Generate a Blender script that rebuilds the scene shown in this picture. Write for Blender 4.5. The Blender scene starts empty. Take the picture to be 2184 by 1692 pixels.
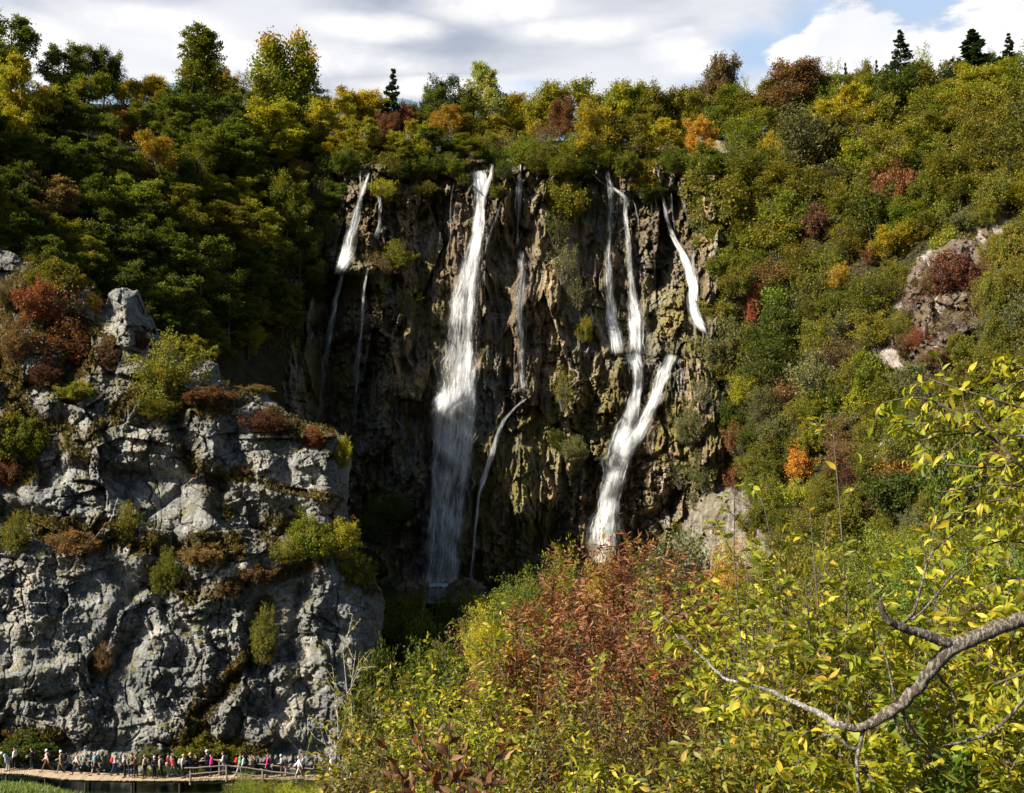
import bpy, math, random
import numpy as np
from mathutils import Vector
rng = np.random.default_rng(7)
random.seed(7)
SC = bpy.context.scene
COL = SC.collection
# ------------------------------------------------------------------ view geometry
F = 2342.0
PT = math.atan(237.0 / F)
CP, SP = math.cos(PT), math.sin(PT)

def at(u, v, Y):
    """point at world depth Y seen in direction (u, v) of a 2184 x 1692 picture"""
    u = np.asarray(u, float); v = np.asarray(v, float); Y = np.asarray(Y, float)
    a = (u - 1092.0) / F; b = (846.0 - v) / F
    dy = CP - b * SP; dz = SP + b * CP
    t = Y / dy
    return np.stack(np.broadcast_arrays(a * t, Y, dz * t), -1)

def onz(u, v, z):
    a = (u - 1092.0) / F; b = (846.0 - v) / F
    dy = CP - b * SP; dz = SP + b * CP
    t = z / dz
    return np.array([a * t, dy * t, z])

# ------------------------------------------------------------------ noise
def _h(ix, iy, iz, s):
    h = (ix.astype(np.int64) * 374761393 + iy.astype(np.int64) * 668265263 + iz.astype(np.int64) * 2147483647 + s * 1274126177) & 0xffffffff
    h = ((h ^ (h >> 13)) * 1274126177) & 0xffffffff
    h = ((h ^ (h >> 15)) * 2246822519) & 0xffffffff
    return ((h ^ (h >> 16)) & 0xffffff) / 16777216.0

def vn(x, y, z=0.0, s=0):
    x, y, z = np.broadcast_arrays(np.asarray(x, float), np.asarray(y, float), np.asarray(z, float))
    fx, fy, fz = np.floor(x), np.floor(y), np.floor(z)
    ix, iy, iz = fx.astype(np.int64), fy.astype(np.int64), fz.astype(np.int64)
    tx, ty, tz = x - fx, y - fy, z - fz
    tx = tx * tx * (3 - 2 * tx); ty = ty * ty * (3 - 2 * ty); tz = tz * tz * (3 - 2 * tz)
    r = 0
    for k in (0, 1):
        wz = tz if k else 1 - tz
        if k and not np.any(tz): continue
        for j in (0, 1):
            wy = ty if j else 1 - ty
            r = r + wz * wy * (_h(ix, iy + j, iz + k, s) * (1 - tx) + _h(ix + 1, iy + j, iz + k, s) * tx)
    return r

def fbm(x, y, z=0.0, o=4, s=0, g=.5):
    r = 0; a = 1; t = 0
    for i in range(o):
        r = r + a * (vn(x, y, z, s + i * 17) - .5); t += a
        a *= g; x = x * 2.03 + 3.1; y = y * 2.03 + 1.7; z = z * 2.03 + 5.3 if not np.isscalar(z) or z else 0.0
    return r / t * 2

def cells(x, y, z=0.0, s=0, tilt=1.0):
    """chiselled block noise: (tilted plane per cell, distance to the border)"""
    x, y, z = np.broadcast_arrays(np.asarray(x, float), np.asarray(y, float), np.asarray(z, float))
    ix, iy, iz = [np.floor(q).astype(np.int64) for q in (x, y, z)]
    d1 = np.full(x.shape, 9.0); d2 = np.full(x.shape, 9.0); h = np.zeros(x.shape)
    zz = (0,) if np.all(z == z.flat[0]) else (-1, 0, 1)
    for i in (-1, 0, 1):
        for j in (-1, 0, 1):
            for k in zz:
                a, b, c = ix + i, iy + j, iz + k
                dx = x - (a + .1 + .8 * _h(a, b, c, s)); dy = y - (b + .1 + .8 * _h(a, b, c, s + 1))
                dz = (z - (c + .1 + .8 * _h(a, b, c, s + 2))) if len(zz) > 1 else 0 * x
                d = dx * dx + dy * dy + dz * dz
                hh = _h(a, b, c, s + 3) - .5 + tilt * (dx * (_h(a, b, c, s + 4) - .5) + dy * (_h(a, b, c, s + 5) - .5) + dz * (_h(a, b, c, s + 6) - .5))
                n = d < d1
                d2 = np.where(n, d1, np.minimum(d2, d)); h = np.where(n, hh, h); d1 = np.where(n, d, d1)
    return h, np.sqrt(d2) - np.sqrt(d1)

def sst(a, b, x):
    t = np.clip((x - a) / (b - a), 0, 1)
    return t * t * (3 - 2 * t)

def segd(U, V, poly):
    d = np.full(U.shape, 1e9)
    for (x0, y0), (x1, y1) in zip(poly[:-1], poly[1:]):
        dx, dy = x1 - x0, y1 - y0
        t = np.clip(((U - x0) * dx + (V - y0) * dy) / (dx * dx + dy * dy + 1e-9), 0, 1)
        d = np.minimum(d, np.hypot(U - x0 - t * dx, V - y0 - t * dy))
    return d

def inpoly(U, V, poly):
    r = np.zeros(U.shape, bool)
    P = list(poly)
    for (x0, y0), (x1, y1) in zip(P, P[1:] + P[:1]):
        if y0 == y1: continue
        c = ((V > min(y0, y1)) & (V <= max(y0, y1))) & (U < x0 + (V - y0) * (x1 - x0) / (y1 - y0))
        r ^= c
    return r

# ------------------------------------------------------------------ meshes
def mkmesh(name, V, Fs, smooth=True, attrs=None, uv=None, mat=None):
    if not isinstance(Fs, (list, tuple)): Fs = [Fs]
    Fs = [np.asarray(f, np.int32) for f in Fs if len(f)]
    me = bpy.data.meshes.new(name)
    V = np.asarray(V, np.float32)
    me.vertices.add(len(V)); me.vertices.foreach_set('co', V.ravel())
    li = np.concatenate([f.ravel() for f in Fs])
    ks = np.concatenate([np.full(len(f), f.shape[1], np.int32) for f in Fs])
    st = np.concatenate([[0], np.cumsum(ks)[:-1]]).astype(np.int32)
    me.loops.add(len(li)); me.loops.foreach_set('vertex_index', li)
    me.polygons.add(len(ks)); me.polygons.foreach_set('loop_start', st)
    me.polygons.foreach_set('use_smooth', np.full(len(ks), bool(smooth)))
    me.update(calc_edges=True)
    for k, a in (attrs or {}).items():
        at_ = me.attributes.new(k, 'FLOAT', 'POINT'); at_.data.foreach_set('value', np.asarray(a, np.float32))
    if uv is not None:
        l = me.uv_layers.new(name='uv'); l.data.foreach_set('uv', np.asarray(uv, np.float32)[li].ravel())
    if mat: me.materials.append(mat)
    return me

def obj(name, me, parent=None, loc=None):
    o = bpy.data.objects.new(name, me); COL.objects.link(o)
    if parent: o.parent = parent
    if loc is not None: o.location = loc
    return o

def thing(name, label, cat, loc=(0, 0, 0), group=None):
    o = bpy.data.objects.new(name, None); COL.objects.link(o); o.empty_display_size = .2
    o.location = loc
    tag(o, label, cat, group)
    return o

def tag(o, label=None, cat=None, group=None, kind=None):
    if label: o['label'] = label
    if cat: o['category'] = cat
    if group: o['group'] = group
    if kind: o['kind'] = kind
    return o

def gridf(nr, nc):
    i = np.arange(nr * nc).reshape(nr, nc)
    return np.stack([i[:-1, :-1], i[1:, :-1], i[1:, 1:], i[:-1, 1:]], -1).reshape(-1, 4)

class MB:
    """collects pieces into one mesh"""
    def __init__(s): s.v = []; s.f4 = []; s.f3 = []; s.n = 0; s.a = []
    def add(s, V, Fc, r=None):
        V = np.asarray(V, float).reshape(-1, 3); Fc = np.asarray(Fc)
        (s.f4 if Fc.shape[1] == 4 else s.f3).append(Fc + s.n)
        s.v.append(V); s.n += len(V)
        s.a.append(np.zeros(len(V)) if r is None else np.asarray(r, float))
    def box(s, c, d, rz=0.0, rx=0.0, ry=0.0):
        v = np.array([[x, y, z] for x in (-.5, .5) for y in (-.5, .5) for z in (-.5, .5)]) * np.array(d)
        cx, sx = math.cos(rx), math.sin(rx)
        v = v @ np.array([[1, 0, 0], [0, cx, -sx], [0, sx, cx]]).T
        cy, sy = math.cos(ry), math.sin(ry)
        v = v @ np.array([[cy, 0, sy], [0, 1, 0], [-sy, 0, cy]]).T
        cz, sz = math.cos(rz), math.sin(rz)
        v = v @ np.array([[cz, -sz, 0], [sz, cz, 0], [0, 0, 1]]).T
        s.add(v + np.array(c), np.array([[0, 1, 3, 2], [4, 6, 7, 5], [0, 4, 5, 1], [2, 3, 7, 6], [0, 2, 6, 4], [1, 5, 7, 3]]))
    def mesh(s, name, mat=None, smooth=True):
        Fs = []
        if s.f4: Fs.append(np.concatenate(s.f4))
        if s.f3: Fs.append(np.concatenate(s.f3))
        return mkmesh(name, np.concatenate(s.v), Fs, smooth, {'r': np.concatenate(s.a)}, None, mat)

def nrm(a):
    return a / (np.linalg.norm(a, axis=-1, keepdims=True) + 1e-9)

def tubes(mb, P, R, k=5):
    """P (B,n,3), R (B,n): round tapered stems"""
    B, n, _ = P.shape
    T = nrm(np.gradient(P, axis=1))
    ref = np.zeros((B, 1, 3)); ref[..., 0] = 1.0
    m = np.abs(T[:, :, 0].mean(1)) > .8
    ref[m, 0] = (0, 1, 0)
    A = nrm(np.cross(T, np.broadcast_to(ref, T.shape))); Bn = np.cross(T, A)
    an = np.arange(k) / k * 2 * np.pi
    V = P[:, :, None] + R[:, :, None, None] * (A[:, :, None] * np.cos(an)[:, None] + Bn[:, :, None] * np.sin(an)[:, None])
    idx = np.arange(B * n * k).reshape(B, n, k)
    a = idx[:, :-1]; b = idx[:, 1:]
    Fc = np.stack([a, np.roll(a, -1, 2), np.roll(b, -1, 2), b], -1).reshape(-1, 4)
    mb.add(V.reshape(-1, 3), Fc, np.repeat(rng.random(B), n * k))

LT = {  # leaf outlines: x across, y along, z out of the leaf
 'quad': (np.array([[0, 0, 0], [-.36, .45, .1], [0, 1, 0], [.36, .45, .1]]), np.array([[0, 2, 1], [0, 3, 2]])),
 'lance': (np.array([[0, 0, 0], [-.13, .4, .04], [0, 1, -.1], [.13, .4, .04]]), np.array([[0, 2, 1], [0, 3, 2]])),
 'near': (np.array([[0, -.12, .0], [-.15, .12, .05], [-.23, .36, .07], [-.16, .66, .02], [0, 1.0, -.2],
                    [.16, .66, .02], [.23, .36, .07], [.15, .12, .05], [0, .12, 0], [0, .38, .0], [0, .68, -.06]]),
          np.array([[0, 8, 1], [1, 8, 9], [1, 9, 2], [2, 9, 10], [2, 10, 3], [3, 10, 4], [0, 7, 8], [7, 9, 8], [7, 6, 9], [6, 10, 9], [6, 5, 10], [5, 4, 10]])),
 'curl': (np.array([[0, -.15, .0], [-.10, .12, .08], [-.27, .34, .16], [-.13, .60, .12], [.14, 1.0, .26],
                    [.20, .70, .14], [.24, .40, .18], [.13, .14, .07], [0, .12, 0], [0, .38, .0], [0.04, .68, .05]]),
          np.array([[0, 8, 1], [1, 8, 9], [1, 9, 2], [2, 9, 10], [2, 10, 3], [3, 10, 4], [0, 7, 8], [7, 9, 8], [7, 6, 9], [6, 10, 9], [6, 5, 10], [5, 4, 10]])),
}

def leaves(mb, P, D, N, S, kind='quad', curl=None):
    T, Fc = LT[kind]
    D = nrm(D); X = nrm(np.cross(D, N)); N = np.cross(X, D)
    S = np.asarray(S)[:, None, None]
    T = T[None] * np.ones((len(P), 1, 1))
    if kind != 'quad':
        T = T.copy(); T[:, :, 2] *= rng.uniform(.2, 1.7, len(P))[:, None]; T[:, :, 0] *= rng.uniform(.7, 1.15, len(P))[:, None]
    V = P[:, None] + S * (X[:, None] * T[..., :1] + D[:, None] * T[..., 1:2] + N[:, None] * T[..., 2:])
    n = T.shape[1]
    FF = (np.arange(len(P))[:, None, None] * n + Fc[None]).reshape(-1, 3)
    mb.add(V.reshape(-1, 3), FF, np.repeat(rng.random(len(P)), n))

def line(S, D, L, R, n, wig, up, r1=.35):
    B = len(S)
    P = np.zeros((B, n, 3)); P[:, 0] = S; d = nrm(D)
    for i in range(1, n):
        P[:, i] = P[:, i - 1] + d * (L / (n - 1))[:, None]
        d = nrm(d + rng.normal(0, wig, (B, 3)) + np.array([0, 0, up]))
    return P, R[:, None] * np.linspace(1, r1, n)[None]

def kids(P, R, L, m, t0, ang, ratio, fall, rr=.6, flat=1.0, t1=1.0, jit=.25):
    B, n, _ = P.shape
    t = t0 + (t1 - t0) * ((np.arange(m)[None] + rng.random((B, m))) / m)
    q = t * (n - 1); i = np.clip(q.astype(int), 0, n - 2); f = (q - i)[..., None]
    b = np.arange(B)[:, None]
    pos = P[b, i] * (1 - f) + P[b, i + 1] * f
    T = nrm(P[b, i + 1] - P[b, i])
    az = (np.arange(m)[None] * 2.4 + rng.uniform(0, 6.28, (B, 1)) + rng.normal(0, .4, (B, m)))[..., None]
    ref = nrm(np.cross(T, np.array([.31, .2, .93]) + 0 * T)); r2 = np.cross(T, ref)
    an = np.radians(ang + rng.normal(0, 10, (B, m)))[..., None]
    D = T * np.cos(an) + (ref * np.cos(az) + r2 * np.sin(az)) * np.sin(an)
    D[..., 2] *= flat
    LL = L[:, None] * ratio * (1 - fall * (t - t0) / (t1 - t0 + 1e-6)) * rng.uniform(1 - jit, 1 + jit, (B, m))
    RR = (R[b, i] * rr)
    return pos.reshape(-1, 3), D.reshape(-1, 3), LL.ravel(), RR.ravel()
# ------------------------------------------------------------------ materials
class NT:
    def __init__(s, name):
        s.m = bpy.data.materials.new(name); s.m.use_nodes = True
        s.t = s.m.node_tree; s.t.nodes.clear(); s.out = s.n('ShaderNodeOutputMaterial')
    def n(s, typ, **k):
        nd = s.t.nodes.new(typ)
        for a, b in k.items(): setattr(nd, a, b)
        return nd
    def set(s, sock, v):
        if isinstance(v, bpy.types.NodeSocket): s.t.links.new(v, sock)
        elif isinstance(v, bpy.types.Node): s.t.links.new(v.outputs[0], sock)
        elif v is not None:
            if isinstance(v, (tuple, list)) and len(v) == 3 and sock.type == 'RGBA': v = (*v, 1)
            sock.default_value = v
    def noise(s, vec, scale, det=5, rough=.6, dist=0):
        nd = s.n('ShaderNodeTexNoise'); s.set(nd.inputs['Vector'], vec)
        nd.inputs['Scale'].default_value = scale; nd.inputs['Detail'].default_value = det
        nd.inputs['Roughness'].default_value = rough; nd.inputs['Distortion'].default_value = dist
        return nd.outputs[0]
    def vor(s, vec, scale, feat='F1', out=0):
        nd = s.n('ShaderNodeTexVoronoi', feature=feat); s.set(nd.inputs['Vector'], vec); nd.inputs['Scale'].default_value = scale
        return nd.outputs[out]
    def map(s, vec, sc=(1, 1, 1), loc=(0, 0, 0), rot=(0, 0, 0)):
        nd = s.n('ShaderNodeMapping'); s.set(nd.inputs[0], vec); nd.inputs['Scale'].default_value = sc
        nd.inputs['Location'].default_value = loc; nd.inputs['Rotation'].default_value = rot
        return nd.outputs[0]
    def ramp(s, f, *stops):
        nd = s.n('ShaderNodeValToRGB'); s.set(nd.inputs[0], f); e = nd.color_ramp.elements
        while len(e) < len(stops): e.new(.5)
        for q, (p, c) in zip(e, stops):
            q.position = p; q.color = (c, c, c, 1) if isinstance(c, (int, float)) else (*c, 1)
        return nd.outputs[0]
    def rng(s, f, a, b, c=0., d=1., smooth=True):
        nd = s.n('ShaderNodeMapRange'); nd.interpolation_type = 'SMOOTHSTEP' if smooth else 'LINEAR'
        s.set(nd.inputs[0], f)
        for i, v in zip((1, 2, 3, 4), (a, b, c, d)): nd.inputs[i].default_value = v
        return nd.outputs[0]
    def mix(s, f, a, b, mode='MIX'):
        nd = s.n('ShaderNodeMix', data_type='RGBA', blend_type=mode)
        s.set(nd.inputs['Factor'], f); s.set(nd.inputs[6], a); s.set(nd.inputs[7], b)
        return nd.outputs[2]
    def math(s, op, a, b=None, c=None, clamp=False):
        nd = s.n('ShaderNodeMath', operation=op, use_clamp=clamp); s.set(nd.inputs[0], a)
        if b is not None: s.set(nd.inputs[1], b)
        if c is not None: s.set(nd.inputs[2], c)
        return nd.outputs[0]
    def attr(s, name):
        return s.n('ShaderNodeAttribute', attribute_name=name).outputs['Fac']
    def coord(s): return s.n('ShaderNodeTexCoord').outputs['Object']
    def bump(s, h, st=.5, dist=.1, nrm_=None):
        nd = s.n('ShaderNodeBump'); nd.inputs['Strength'].default_value = st; nd.inputs['Distance'].default_value = dist
        s.set(nd.inputs['Height'], h)
        if nrm_ is not None: s.set(nd.inputs['Normal'], nrm_)
        return nd.outputs[0]
    def bsdf(s, col, rough=.9, bump=None, spec=.2):
        nd = s.n('ShaderNodeBsdfPrincipled'); s.set(nd.inputs['Base Color'], col); s.set(nd.inputs['Roughness'], rough)
        nd.inputs['Specular IOR Level'].default_value = spec
        if bump is not None: s.set(nd.inputs['Normal'], bump)
        return nd.outputs[0]
    def done(s, sh): s.t.links.new(sh, s.out.inputs[0]); return s.m

def sepz(N, what='Normal'):
    g = N.n('ShaderNodeNewGeometry'); q = N.n('ShaderNodeSeparateXYZ'); N.set(q.inputs[0], g.outputs[what]); return q.outputs[2]

def leafmat(name, a, b, tr=.4, top=None, gloss=.02, sat=1.0):
    N = NT(name)
    c = N.mix(N.attr('r'), a, b)
    oi = N.n('ShaderNodeObjectInfo')
    cl = N.noise(N.map(N.coord(), (1, 1, 1.4)), .55, 2, .5)
    c = N.mix(N.rng(cl, .42, .62), c, tuple(x * y for x, y in zip(b, (1.1, .95, .7))))
    br = N.noise(N.map(N.coord(), (1, 1, 1), (9, 3, 5)), .9, 3, .6)
    c = N.mix(N.rng(br, .5, .68, 0, .6), c, tuple(x * y for x, y in zip(b, (1.05, .62, .7))))
    if top is not None:
        z = N.n('ShaderNodeSeparateXYZ'); N.set(z.inputs[0], N.coord())
        f = N.math('ADD', N.math('MULTIPLY', z.outputs[2], 1.0), N.math('MULTIPLY', cl, 3.0))
        c = N.mix(N.rng(f, top[1], top[1] + 1.6), c, top[0])
    hs = N.n('ShaderNodeHueSaturation')
    N.set(hs.inputs['Hue'], N.rng(oi.outputs['Random'], 0, 1, .485, .51, False))
    N.set(hs.inputs['Value'], N.rng(N.math('FRACT', N.math('MULTIPLY', oi.outputs['Random'], 37.3)), 0, 1, .75, 1.25, False))
    hs.inputs['Saturation'].default_value = sat
    N.set(hs.inputs['Color'], c); c = hs.outputs[0]
    d = N.n('ShaderNodeBsdfDiffuse'); N.set(d.inputs[0], c)
    t = N.n('ShaderNodeBsdfTranslucent'); N.set(t.inputs[0], N.mix(1.0, c, (1.25, 1.2, .55), 'MULTIPLY'))
    m = N.n('ShaderNodeMixShader'); m.inputs[0].default_value = tr; N.set(m.inputs[1], d); N.set(m.inputs[2], t)
    g = N.n('ShaderNodeBsdfGlossy'); g.inputs['Roughness'].default_value = .6; g.inputs[0].default_value = (.9, .88, .6, 1)
    m2 = N.n('ShaderNodeMixShader'); m2.inputs[0].default_value = gloss; N.set(m2.inputs[1], m.outputs[0]); N.set(m2.inputs[2], g)
    return N.done(m2.outputs[0])

LM = {}
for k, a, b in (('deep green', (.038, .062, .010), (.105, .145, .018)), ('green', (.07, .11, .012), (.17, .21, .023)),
                ('bright green', (.065, .13, .018), (.16, .235, .028)), ('olive green', (.095, .115, .016), (.20, .205, .028)),
                ('yellow green', (.16, .20, .014), (.32, .34, .03)), ('yellow olive', (.22, .21, .016), (.40, .36, .03)),
                ('golden', (.30, .21, .025), (.46, .32, .05)), ('orange', (.38, .18, .03), (.48, .27, .05)),
                ('rust red', (.15, .065, .032), (.25, .12, .055)), ('crimson', (.18, .055, .03), (.32, .12, .06)),
                ('maroon', (.075, .035, .024), (.15, .075, .045)), ('brown', (.115, .08, .038), (.21, .15, .065)),
                ('grey green', (.09, .115, .05), (.18, .20, .08)), ('dark spruce', (.012, .03, .014), (.032, .065, .03)),
                ('pale green', (.17, .22, .06), (.30, .35, .11)), ('dead leaf', (.14, .05, .023), (.36, .17, .08))):
    LM[k] = leafmat('leaf ' + k, a, b)
LM['orange topped'] = leafmat('leaf orange topped', (.13, .165, .014), (.27, .29, .025), top=((.5, .25, .04), 8.6))
LM['orange crowned'] = leafmat('leaf orange crowned', (.03, .07, .012), (.08, .12, .02), top=((.42, .2, .03), 4.7))
def nearleaf(name, a, b, yel=(.62, .55, .03), amt=.35):
    N = NT(name)
    r = N.attr('r')
    c = N.mix(r, a, b)
    c = N.mix(N.rng(N.math('FRACT', N.math('MULTIPLY', r, 17.7)), 1 - amt, 1.0), c, yel)
    sp = N.noise(N.coord(), 38, 3, .6)
    c = N.mix(N.rng(sp, .6, .72), c, tuple(x * .45 for x in a))
    d = N.n('ShaderNodeBsdfDiffuse'); N.set(d.inputs[0], c)
    t = N.n('ShaderNodeBsdfTranslucent'); N.set(t.inputs[0], N.mix(1.0, c, (1.3, 1.25, .5), 'MULTIPLY'))
    m = N.n('ShaderNodeMixShader'); m.inputs[0].default_value = .5; N.set(m.inputs[1], d); N.set(m.inputs[2], t)
    g = N.n('ShaderNodeBsdfGlossy'); g.inputs['Roughness'].default_value = .5; g.inputs[0].default_value = (.9, .88, .6, 1)
    m2 = N.n('ShaderNodeMixShader'); m2.inputs[0].default_value = .025; N.set(m2.inputs[1], m.outputs[0]); N.set(m2.inputs[2], g)
    return N.done(m2.outputs[0])
NL = {'yg': nearleaf('near yellow green', (.10, .15, .012), (.36, .365, .022), (.64, .48, .045), .32),
      'lime': nearleaf('near lime', (.13, .175, .012), (.42, .41, .022), (.66, .50, .04), .35),
      'olive': nearleaf('near olive', (.10, .125, .014), (.27, .25, .028), (.52, .34, .05), .35),
      'rust': nearleaf('near rust', (.16, .05, .028), (.36, .15, .07), (.5, .28, .17), .35),
      'redbrown': nearleaf('near red brown', (.15, .065, .028), (.32, .18, .08), (.42, .1, .04), .35),
      'brown': nearleaf('near brown', (.08, .058, .02), (.20, .145, .04), (.32, .27, .06), .3),
      'green': nearleaf('near green', (.05, .10, .012), (.13, .19, .02), (.3, .3, .03), .2),
      'orange': nearleaf('near orange', (.4, .2, .02), (.55, .32, .03), (.5, .14, .02), .3),
      'dead': nearleaf('near dead', (.06, .022, .012), (.20, .09, .045), (.5, .26, .16), .3)}

def barkmat(name, a, b, lich=None, sc=6):
    N = NT(name); co = N.coord()
    n = N.noise(N.map(co, (1, 1, .5)), sc, 6, .7)
    c = N.ramp(n, (.3, a), (.7, b))
    if lich: c = N.mix(N.rng(N.noise(N.map(co, (2.2, 1, 1), (3, 1, 2)), sc * 1.0, 5, .75), .48, .56), c, lich)
    return N.done(N.bsdf(c, .85, N.bump(N.noise(co, sc * 3, 5, .7), .8, .02)))
M_BARK = barkmat('bark', (.05, .04, .03), (.16, .13, .1), None, 2)
M_TWIG = barkmat('twig bark', (.07, .05, .035), (.2, .16, .12), None, 20)
M_TWIGD = barkmat('dark twig bark', (.02, .014, .01), (.07, .05, .035), None, 20)
M_LIMB = barkmat('lichen bark', (.03, .022, .016), (.12, .09, .065), (.27, .245, .20), 34)
M_PALEL = barkmat('pale limb bark', (.10, .085, .065), (.32, .29, .235), (.52, .49, .43), 45)
M_PALE = barkmat('pale bark', (.22, .19, .15), (.5, .47, .4), (.6, .58, .5), 30)

def rock_grey():
    N = NT('grey limestone'); co = N.coord()
    big = N.noise(co, .13, 4, .55, .4); mid = N.noise(N.map(co, (1, 1, .8)), .9, 9, .7, .3); fine = N.noise(co, 6, 7, .72)
    strk = N.noise(N.map(co, (1, 1, .12), (3, 3, 3)), .9, 7, .68, .4)
    c = N.ramp(mid, (.30, (.08, .08, .074)), (.43, (.175, .174, .16)), (.56, (.29, .282, .255)), (.7, (.55, .51, .44)))
    c = N.mix(N.rng(big, .42, .6, 0, .6), c, N.ramp(mid, (.3, (.065, .072, .076)), (.7, (.215, .222, .22))))
    warm = N.noise(N.map(co, (1, 1, .6), (9, 2, 4)), .28, 6, .62)
    c = N.mix(N.rng(warm, .54, .66, 0, .7), c, (.42, .355, .27))
    c = N.mix(N.rng(fine, .52, .70, 0, .55), c, (.52, .50, .46))
    c = N.mix(N.rng(fine, .46, .34, 0, .5), c, (.08, .08, .075))
    c = N.mix(N.rng(strk, .53, .68, 0, .75), c, (.075, .08, .08))
    c = N.mix(N.rng(N.noise(N.map(co, (1, 1, 1), (5, 5, 1)), 2.2, 8, .75), .56, .66, 0, .75), c, (.06, .062, .055))
    moss = N.math('MULTIPLY', N.rng(N.noise(N.map(co, (1, 1, 1), (1, 7, 3)), .5, 7, .7), .5, .62), N.rng(sepz(N), .1, .65))
    c = N.mix(moss, c, N.mix(fine, (.09, .075, .03), (.17, .155, .05)))
    veg = N.math('MULTIPLY', N.attr('veg'), N.rng(N.noise(co, 1.3, 6, .7), .36, .52))
    c = N.mix(veg, c, N.mix(N.noise(co, 3, 4), (.05, .042, .018), (.15, .115, .045)))
    rough = N.rng(N.noise(N.map(co, (1, 1, 1), (8, 1, 5)), .3, 3, .5), .4, .6, .25, 1.0)
    bp = N.bump(N.math('MULTIPLY', N.noise(co, 1.8, 10, .72), N.math('ADD', rough, .3)), 1.0, .4)
    bp = N.bump(fine, .5, .07, bp)
    return N.done(N.bsdf(c, .93, bp, .15))

def rock_tufa():
    N = NT('brown tufa'); co = N.coord()
    st = N.map(co, (1, 1, .17)); big = N.noise(N.map(co, (1, 1, .5)), .09, 3, .5, .5)
    mid = N.noise(st, .8, 8, .66, .4); fine = N.noise(st, 4.5, 6, .7)
    c = N.ramp(mid, (.3, (.04, .028, .018)), (.45, (.15, .107, .065)), (.57, (.32, .235, .147)), (.7, (.56, .45, .31)))
    grey = N.ramp(mid, (.3, (.05, .047, .04)), (.5, (.20, .185, .155)), (.7, (.50, .455, .38)))
    c = N.mix(N.rng(big, .45, .6), c, grey)
    orange = N.noise(N.map(co, (1, 1, .5), (4, 0, 9)), .22, 4, .6)
    c = N.mix(N.rng(orange, .56, .68, 0, .85), c, N.mix(fine, (.28, .165, .06), (.56, .38, .19)))
    g = N.noise(N.map(co, (1, 1, .35), (1, 8, 2)), .3, 7, .7)
    c = N.mix(N.rng(g, .5, .6, 0, .8), c, N.mix(fine, (.09, .078, .02), (.26, .215, .06)))
    c = N.mix(N.rng(N.noise(N.map(co, (1, 1, .2), (2, 2, 2)), 1.6, 6, .7), .58, .70, 0, .7), c, (.03, .026, .02))
    c = N.mix(N.math('MULTIPLY', N.attr('moss'), N.rng(N.noise(st, 1.2, 6, .72), .36, .56)), c, N.mix(fine, (.09, .078, .018), (.28, .23, .06)))
    wet = N.attr('wet')
    c = N.mix(N.math('MULTIPLY', wet, .55), c, (.03, .025, .02))
    bp = N.bump(N.noise(N.map(co, (1, 1, .3)), 1.5, 10, .72), .9, .5)
    bp = N.bump(N.noise(N.map(co, (1, 1, .12)), 3.2, 6, .7), .8, .25, bp)
    return N.done(N.bsdf(c, N.rng(wet, 0, 1, .85, .45, False), bp, .3))

def soil(name='forest soil'):
    N = NT(name); co = N.coord()
    n = N.noise(co, .5, 8, .7); m = N.noise(N.map(co, (1, 1, 1), (3, 3, 3)), 2.2, 6, .7)
    c = N.mix(N.rng(n, .35, .65), (.02, .018, .01), (.055, .048, .02))
    c = N.mix(N.rng(m, .5, .65), c, (.06, .065, .02))
    rk = N.ramp(N.noise(N.map(co, (1, 1, .7)), 1.0, 9, .7), (.32, (.09, .065, .055)), (.5, (.30, .25, .215)), (.68, (.58, .53, .47)))
    c = N.mix(N.rng(N.math('ADD', N.attr('rock'), N.math('MULTIPLY', N.math('SUBTRACT', n, .5), 1.2)), .4, .6), c, rk)
    gl = N.mix(m, (.13, .16, .02), (.24, .25, .04))
    c = N.mix(N.attr('lime'), c, gl)
    return N.done(N.bsdf(c, .95, N.bump(N.noise(co, 1.6, 9, .75), 1, .6)))
def rock_pink(name, a, b, c_, g):
    N = NT(name); co = N.coord(); n = N.noise(N.map(co, (1, 1, .7)), .9, 10, .72, .3); f = N.noise(co, 5, 6, .7)
    c = N.ramp(n, (.32, a), (.5, b), (.68, c_))
    c = N.mix(N.rng(N.noise(N.map(co, (1, 1, .3), (4, 4, 4)), .8, 7, .7), .5, .64, 0, .8), c, (.07, .055, .045))
    c = N.mix(N.rng(N.noise(N.map(co, (1, 1, 1), (2, 9, 4)), .45, 7, .7), .5, .58, 0, .9), c, N.mix(f, *g))
    return N.done(N.bsdf(c, .93, N.bump(N.noise(co, 1.6, 10, .74), 1, .5), .15))
M_PINK = rock_pink('pinkish rock', (.06, .042, .033), (.155, .115, .092), (.34, .28, .235), ((.10, .075, .035), (.2, .15, .07)))
M_PALER = rock_pink('pale cliff rock', (.08, .07, .058), (.21, .185, .15), (.44, .395, .33), ((.12, .10, .05), (.24, .19, .1)))
M_GREY, M_TUFA, M_SOIL = rock_grey(), rock_tufa(), soil()

def plain(name, c, rough=.7, sc=20, var=.25, spec=.3):
    N = NT(name); n = N.noise(N.coord(), sc, 4, .6)
    return N.done(N.bsdf(N.mix(n, tuple(x * (1 - var) for x in c), tuple(min(1, x * (1 + var)) for x in c)), rough, N.bump(n, .3, .01), spec))

def watermat():
    N = NT('pond water'); co = N.coord()
    nd = N.n('ShaderNodeBsdfPrincipled')
    N.set(nd.inputs['Base Color'], N.mix(N.noise(co, .4, 4), (.003, .009, .006), (.01, .02, .009)))
    nd.inputs['Roughness'].default_value = .12; nd.inputs['IOR'].default_value = 1.33
    N.set(nd.inputs['Normal'], N.bump(N.noise(co, 3, 4), .35, .05))
    return N.done(nd.outputs[0])
M_WATER = watermat()

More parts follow.
